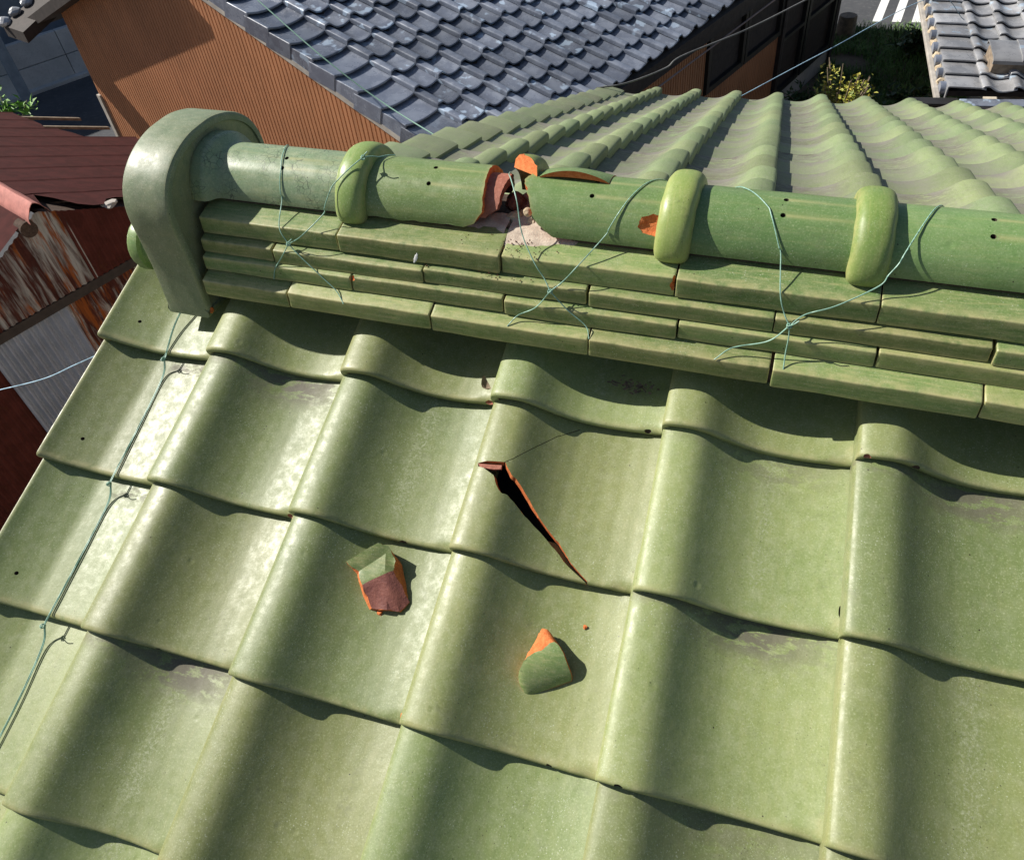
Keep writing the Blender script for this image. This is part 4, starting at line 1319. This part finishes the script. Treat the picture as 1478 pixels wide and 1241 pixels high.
shed = empty('corrugated_shed', H(1.0, -5.6, GROUND), 'rusty maroon corrugated iron shed with ragged roof at left', 'shed')
KW = -4.29
def corr(name, u0, u1, zb, zt, off, mat, pitch=.045, amp=.0075, n=6):
    V, F = [], []
    N = int((u1 - u0) / pitch * n)
    for i in range(N + 1):
        u = u0 + (u1 - u0) * i / N
        d = amp * math.sin(2 * math.pi * (u - u0) / pitch)
        V.append(H(u, KW + off + d, zb(u))); V.append(H(u, KW + off + d, zt(u)))
    for i in range(N):
        F.append((2 * i, 2 * i + 2, 2 * i + 3, 2 * i + 1))
    return mesh(name, V, F, (mat,), None, 60)
UP, ZP, SL = .985, -1.552, -.455
def shed_top(u):
    return ZP + SL * (u - UP) if u > UP else ZP + .5 * (u - UP)
BLZ = -2.2
obj('gable_sheet', corr('gable_sheet', -.6, 1.13, lambda u: BLZ + .0, lambda u: shed_top(u) - .03, 0, M_RUSTWALL), shed)
obj('gable_sheet', corr('gable_sheet', 1.10, 1.70, lambda u: BLZ + .0, lambda u: shed_top(u) - .03, .006, M_MAROONWALL), shed)
obj('gable_sheet', corr('gable_sheet', 1.60, 2.75, lambda u: BLZ - .3, lambda u: shed_top(u) - .03, -.004, M_RUSTWALL), shed)
obj('beam', box('beam', -.6, 2.7, KW - .05, KW + .004, BLZ - .075, BLZ - .005, 0, M_DARKWOOD, lambda c: H(c.x, c.y, c.z)), shed)
obj('plastic_sheet', corr('plastic_sheet', .262, .862, lambda u: GROUND, lambda u: BLZ - .03, -.035, M_CLEAR, .056, .018), shed)
obj('lower_sheet', corr('lower_sheet', -1.4, .275, lambda u: GROUND, lambda u: BLZ - .06, -.050, M_MAROONWALL), shed)
obj('lower_sheet', corr('lower_sheet', .85, 2.7, lambda u: GROUND, lambda u: BLZ - .06, -.052, M_RUSTWALL), shed)
# roof slope falling away from us, built of long horizontal strips with a ragged eave
def shed_roof_pt(u, w, dz=0.0):
    return H(u, w, ZP + SL * (u - UP) + dz)
W_END = -7.45
strips = 9
for i in range(strips):
    w1 = KW + .03 - (KW + .03 - W_END) * i / strips
    w0 = KW + .03 - (KW + .03 - W_END) * (i + 1) / strips
    rr_ = random.Random(i + 5)
    wm = (w0 + w1) / 2
    ue = float(np.interp(wm, [-7.5, -7.1, -6.7, -6.4, -6.2, -4.3], [2.10, 2.12, 2.15, 2.3, 2.70, 2.72]))
    n = 24
    V, F = [], []
    us = [UP - .02 + (ue - UP + .02) * k / n for k in range(n + 1)]
    for k, u in enumerate(us):
        lo = .0
        rag = 0
        if i == 0:                       # torn lower strip: holes along the verge
            rag = max(0, min(.33, .55 * (mnoise.noise(Vector((u * 4.2, 2.2, 0))) + .16) + .05 * mnoise.noise(Vector((u * 40, 0, 0))))) if u > 1.04 else 0
        e = .05 * mnoise.noise(Vector((u * 3, i * 7.1, 0))) if k == n else 0
        for t in (0, .5, .93, 1):
            w = w1 - rag - (w1 - rag - w0) * t
            V.append(shed_roof_pt(u + e + (.07 * mnoise.noise(Vector((w * 9, 1, 1))) if k == n else 0), w, .004 * (1 - t) + (.006 if t > .95 else 0) + .004 * mnoise.noise(Vector((u * 4, w * 4, 0)))))
    for k in range(n):
        for q in range(3):
            a = k * 4 + q
            F.append((a, a + 1, a + 5, a + 4))
    obj('roof_strip', flip_if_needed(mesh('roof_strip', V, F, (M_REDROOF,))), shed)
obj('roof_back_slope', mesh('roof_back_slope', [H(UP - .02, KW + .02, ZP), H(UP - .02, W_END, ZP), H(UP - 2.0, W_END, ZP - 1.0), H(UP - 2.0, KW + .02, ZP - 1.0)], [(0, 1, 2, 3)], (M_REDROOF,)), shed)
# dark lining below the roof sheets
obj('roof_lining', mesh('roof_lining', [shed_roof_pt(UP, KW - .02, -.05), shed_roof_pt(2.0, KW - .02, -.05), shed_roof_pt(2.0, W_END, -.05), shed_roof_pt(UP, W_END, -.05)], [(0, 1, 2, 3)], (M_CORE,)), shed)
for (w, u0, u1, dz) in ((-7.32, 1.9, 2.62, -.005), (-6.88, 1.2, 2.68, .0), (-6.38, 2.1, 2.62, .0)):
    obj('batten', box('batten', u0, u1, -.022, .022, -.014, .014, .003, M_WOOD, lambda c: shed_roof_pt(c.x, w + c.y, c.z + dz - .02)), shed)
# faded ridge cap at the peak
top, bot = [], []
for i in range(15):
    a = math.pi * (i / 14)
    top.append([H(UP - .012 - math.cos(a) * .075, KW + .09 - .9 * k / 8, ZP + math.sin(a) * .075 - .045 * abs(math.cos(a)) + .012 * mnoise.noise(Vector((i * .4, k * .9, 0)))) for k in range(9)])
    bot.append([Vector(p) - Vector((0, 0, .006)) for p in top[-1]])
obj('ridge_cap', flip_if_needed(grid_shell(top, bot, (M_PINK, M_CORE), (0, 1, 0), 50)), shed)
# stove-pipe hole below the peak and a torn white scrap
V, F = tube_data([H(.885, KW - .05, -1.645), H(.885, KW + .05, -1.645)], .055, 20)
obj('flue_pipe', flip_if_needed(mesh('flue_pipe', V, F, (M_CORE,), None, 50)), shed)
bm = bmesh.new(); bmesh.ops.create_icosphere(bm, subdivisions=2, radius=.05)
for v in bm.verts: v.co *= 1 + .6 * mnoise.noise(v.co * 30); v.co.z *= .35
m = bpy.data.meshes.new('torn_scrap'); bm.to_mesh(m); bm.free(); m.materials.append(M_BARGE)
obj('torn_scrap', m, shed, None, Matrix.Translation(shed_roof_pt(1.44, KW + .02, .0)))

# ------------------------------------------------------------------ worn grey roof at the right edge
gh = empty('grey_house', (3.6, 9.2, GROUND), 'house with pale worn grey tile roof at the upper right edge', 'house')
az = math.radians(94)
GP = Vector((2.41, 7.35, -2.66))
gu = Vector((math.cos(az), math.sin(az), .15)).normalized()
gx = Vector((math.sin(az), -math.cos(az), 0))
gn = gx.cross(gu)
FG2 = Matrix(((gx.x, gu.x, gn.x, GP.x), (gx.y, gu.y, gn.y, GP.y), (gx.z, gu.z, gn.z, GP.z), (0, 0, 0, 1)))
def G2(x, s, h):
    return FG2 @ Vector((x, s, h))
obj('wall', box('wall', .9, 5.0, .6, 4.2, GROUND, -2.95, 0, M_PLASTER, lambda c: (GP.x + c.x + c.y * -.07, GP.y + c.y, c.z)), gh)
g_roof = obj('roof', prism('roof', [(.02, .05), (5.2, .05), (5.2, 4.4), (.02, 4.4)], -.10, -.045, M_DARKWOOD, lambda c: G2(c.x, c.y, c.z)), gh)
gp_m = [field_tile('roof_tile', (M_GREY_PALE, M_GREY_PALE), nx=16, ss=ss_g, warp=.004, seed=60 + i) for i in range(3)]
def wide_verge():
    xs = [-.012, -.012, -.010, 0, .05, .12, .20, .28, .31, .33]
    hs = [-.11, -.01, .030, .036, .034, .030, .026, .020, .014, .008]
    top = [[(x, s, h - slope_drop(s) - (nose(s) if h > 0 else 0)) for s in ss_g] for x, h in zip(xs, hs)]
    bot = [[(max(x, 0), s, (h if h < 0 else h - .016) - slope_drop(s)) for s in ss_g] for x, h in zip(xs, hs)]
    return flip_if_needed(grid_shell(top, bot, (M_GREY_PALE, M_GREY_PALE), (0, 1, 0), 40, 'verge_tile'))
wv_m = wide_verge()
for r in range(0, 12):
    rr_ = random.Random(r + 900)
    obj('verge_tile', wv_m, g_roof, None, FG2 @ Matrix.Translation((rr_.uniform(-.006, .006), r * .235, rr_.uniform(0, .004))) @ Matrix.Rotation(rr_.uniform(-.03, .03), 4, 'Z'))
    # round butt of the side tile
    V, F = tube_data([Vector((-.045, 0, 0)), Vector((.02, 0, 0))], .062, 14)
    obj('round_tile_end', flip_if_needed(mesh('round_tile_end', V, F, (M_GREY,), None, 50)), g_roof, None, FG2 @ Matrix.Translation((-.012, r * .235 + .10, -.045)))
    for k in range(0, 7):
        obj('roof_tile', gp_m[(r + k) % 3], g_roof, None, FG2 @ Matrix.Translation((.30 + k * W, r * .235 + rr_.uniform(-.004, .004), .004)) @ Matrix.Rotation(rr_.uniform(-.012, .012), 4, 'Y'))
# mortar dabs, side gutter and eave gutter
for r in range(0, 12):
    bm = bmesh.new(); bmesh.ops.create_icosphere(bm, subdivisions=2, radius=.05)
    for v in bm.verts: v.co *= 1 + .5 * mnoise.noise(v.co * 25 + Vector((r, 0, 0)))
    m = bpy.data.meshes.new('mortar_dab'); bm.to_mesh(m); bm.free(); m.materials.append(M_MORTAR)
    obj('mortar_dab', m, g_roof, None, Matrix.Translation(G2(-.02, r * .235 + .21, -.06)))
obj('side_gutter', box('side_gutter', -.105, -.055, -.1, 4.4, -.10, -.055, .01, M_BARGE, lambda c: G2(c.x, c.y, c.z)), gh)
obj('eave_gutter', box('eave_gutter', -.35, .10, -.16, -.05, -.09, -.05, .01, M_SIDE_DARK, lambda c: G2(c.x, c.y, c.z)), gh)
obj('eave_gutter', box('eave_gutter', .12, 3.0, -.14, -.02, -.13, -.075, .01, M_GREY, lambda c: G2(c.x, c.y, c.z)), gh)
# small cross ridge standing on that roof near its eave
cross = obj('cross_ridge', box('cross_ridge', .40, 2.6, .30, .62, -.02, .10, .01, M_WOOD, lambda c: G2(c.x, c.y, c.z)), gh)
for k in range(7):
    rr_ = random.Random(k + 77)
    top, bot = [], []
    for i in range(11):
        a = math.pi * i / 10
        cq, sq = math.copysign(abs(math.cos(a)) ** .45, math.cos(a)), abs(math.sin(a)) ** .45
        top.append([(x, .46 - cq * .19, .10 + sq * .055) for x in (0, .01, .26, .27)])
        bot.append([(x, .46 - cq * .175, .10 + sq * .040) for x in (0, .01, .26, .27)])
    obj('ridge_tile', flip_if_needed(grid_shell(top, bot, (M_GREY_PALE, M_GREY), (0, 1, 0), 40, 'ridge_tile')), cross, None, FG2 @ Matrix.Translation((.38 + .25 * k, 0, .002 * (k % 2) + .004)) @ Matrix.Rotation(.04, 4, 'Y'))

# ------------------------------------------------------------------ garden: grass, shrubs, stump
M_GRASS = simple('grass', (.12, .22, .055), .8, .4, 3)
def leaf_mat(name, c, c2):
    t = NT(name)
    col = t.mix(t.ramp(t.noise(t.pos(), 9.0, 3), .35, .65), c, c2)
    m = t.out(col, .55, .4)
    t.b.inputs['Subsurface Weight'].default_value = 0
    return m
M_LEAF_Y = leaf_mat('yellow_green_leaf', (.19, .25, .035), (.46, .38, .06))
M_LEAF_G = leaf_mat('dark_green_leaf', (.035, .075, .020), (.07, .12, .035))
M_LEAF_B = leaf_mat('bright_green_leaf', (.11, .26, .03), (.18, .36, .05))
rg = random.Random(4)
V, F = [], []
while len(F) < 16000:
    x, y = rg.uniform(1.35, 3.3), rg.uniform(8.6, 12.25)
    if mnoise.noise(Vector((x * .9, y * .9, 3))) + .10 * (y - 10.2) < -.22: continue
    a = rg.uniform(0, 6.3); h = rg.uniform(.05, .15); b = Vector((math.cos(a), math.sin(a), 0))
    p = Vector((x, y, GROUND - .008)); s = Vector((-b.y, b.x, 0)) * .006
    o_ = len(V)
    V += [p - s, p + s, p + b * h * .35 + Vector((0, 0, h * .7)) + s * .7, p + b * h * .35 + Vector((0, 0, h * .7)) - s * .7, p + b * h * .9 + Vector((0, 0, h))]
    F.append((o_, o_ + 1, o_ + 2, o_ + 3)); F.append((o_ + 3, o_ + 2, o_ + 4))
tag(obj('grass', mesh('grass', V, F, (M_GRASS,))), 'rough grass growing in the shaded garden', 'grass', None, 'stuff')

def plant(name, loc, label, cat, n, spread, height, mat, leaf=(.06, .018), stems=8, seed=0, group=None):
    root = empty(name, loc, label, cat, group)
    rr_ = random.Random(seed)
    base = Vector(loc)
    lines, V, F = [], [], []
    tips = []
    for i in range(stems):
        a = rr_.uniform(0, 6.3); rad = spread * rr_.uniform(.2, 1)
        tip = base + Vector((math.cos(a) * rad, math.sin(a) * rad, height * rr_.uniform(.6, 1)))
        mid = base + (tip - base) * .5 + Vector((0, 0, height * .15))
        pts = catmull([base + Vector((math.cos(a) * .02, math.sin(a) * .02, 0)), mid, tip], 5)
        lines.append(pts); tips.append(pts)
    obj('stems', tubes('stems', lines, .005, M_WOOD, 4), root)
    for i in range(n):
        pts = tips[i % stems]
        t = rr_.uniform(.25, 1)
        p = pts[min(len(pts) - 1, int(t * (len(pts) - 1)))] + Vector((rr_.gauss(0, spread * .13), rr_.gauss(0, spread * .13), rr_.gauss(0, spread * .1)))
        d = Vector((rr_.gauss(0, 1), rr_.gauss(0, 1), rr_.gauss(.4, .6))).normalized()
        s = d.cross(Vector((rr_.gauss(0, .3), rr_.gauss(0, .3), 1))).normalized()
        l = leaf[0] * rr_.uniform(.6, 1.3); w = leaf[1] * rr_.uniform(.7, 1.3)
        up = s.cross(d) * w * .4
        o_ = len(V)
        V += [p, p + d * l * .45 + s * w + up, p + d * l, p + d * l * .45 - s * w + up, p + d * l * .5]
        F += [(o_, o_ + 1, o_ + 4), (o_ + 1, o_ + 2, o_ + 4), (o_ + 2, o_ + 3, o_ + 4), (o_ + 3, o_, o_ + 4)]
    tag(obj('leaves', mesh('leaves', V, F, (mat,)), root), kind='stuff')
    return root
plant('shrub', (1.48, 7.35, GROUND), 'yellow green leafy shrub behind the far edge of the green roof', 'shrub', 2600, .30, 1.44, M_LEAF_Y, (.05, .014), 44, 2)
plant('shrub', (2.45, 9.3, GROUND), 'low dark leafed plant at the right of the shaded garden', 'shrub', 260, .40, .35, M_LEAF_G, (.12, .03), 10, 3, 'low dark garden plants')
plant('shrub', (2.5, 11.2, GROUND), 'low dark leafed plant under the right grey roof gutter', 'shrub', 200, .35, .35, M_LEAF_G, (.16, .03), 9, 4, 'low dark garden plants')
plant('shrub', (1.15, 9.2, GROUND), 'dark green plant against the brown house window wall', 'shrub', 220, .3, .4, M_LEAF_G, (.10, .02), 9, 5, 'low dark garden plants')
plant('shrub', (-9.19, 6.70, GROUND), 'bright green leafy bush at the left edge above the shed', 'shrub', 700, .45, .85, M_LEAF_B, (.12, .04), 14, 6)
# cut stump
top, V, F = [], [], []
for i in range(18):
    a = 2 * math.pi * i / 18
    k = 1 + .12 * mnoise.noise(Vector((math.cos(a) * 2, math.sin(a) * 2, 0)))
    for (z, r_) in ((0, .17), (.1, .135), (.32, .125), (.335, .118)):
        V.append((1.66 + math.cos(a) * r_ * k, 11.85 + math.sin(a) * r_ * k, GROUND - .01 + z))
for i in range(18):
    for k in range(3):
        a, b = i * 4 + k, ((i + 1) % 18) * 4 + k
        F.append((a, b, b + 1, a + 1))
F.append(tuple(i * 4 + 3 for i in range(18)))
tag(obj('tree_stump', flip_if_needed(mesh('tree_stump', V, F, (M_WOOD,), None, 50))), 'short cut tree stump beside the corner of the brown house', 'stump')
# two pale stones on the soil
for i, (x, y) in enumerate(((1.98, 10.15), (2.1, 9.55))):
    bm = bmesh.new(); bmesh.ops.create_icosphere(bm, subdivisions=2, radius=.05)
    for v in bm.verts: v.co *= 1 + .4 * mnoise.noise(v.co * 20 + Vector((i, 0, 0))); v.co.z *= .6
    m = bpy.data.meshes.new('stone'); bm.to_mesh(m); bm.free(); m.materials.append(M_CONC)
    tag(obj('stone', m, None, None, Matrix.Translation((x, y, GROUND + .015))), ('pale stone lying farther out in the garden grass', 'pale stone lying nearer the yellow shrub')[i], 'stone', 'garden stones')

# ------------------------------------------------------------------ lines strung in the air
def cable(name, pts, r, mat, label, cat='cable'):
    tag(obj(name, tubes(name, [catmull(pts, 10)], r, mat)), label, cat)
cable('overhead_cable', [(-0.319, 4.30, -1.42), (-0.116, 4.347, -1.396), (0.113, 4.513, -1.357), (0.213, 4.602, -1.305), (0.604, 5.025, -1.274), (1.033, 5.482, -1.192)], .006, M_CABLE, 'dark grey cable slung from the eave past the brown house windows')
cable('twine', [(0.62, 4.26, -1.43), (1.15, 5.22, -1.49), (1.95, 6.55, -1.56), (2.36, 7.3, -2.0)], .0028, M_ROPE, 'pale blue twine stretched over the shaded garden to the right', 'twine')
cable('roof_wire', [(-2.783, 4.186, -0.791), (-2.185, 3.963, -1.13), (-1.723, 3.867, -1.402), (-1.104, 3.604, -1.561)], .0045, M_WIRE, 'thin green wire running along the edge of the grey tile roof', 'wire')
cable('twine', [(-1.086, 0.192, -0.507), (-0.788, 0.173, -0.376), (-0.599, 0.156, -0.271), (-0.398, 0.152, -0.164), (-.2, .15, -.06)], .0014, M_ROPE, 'pale blue twine at the left, in front of the plastic sheet', 'twine')
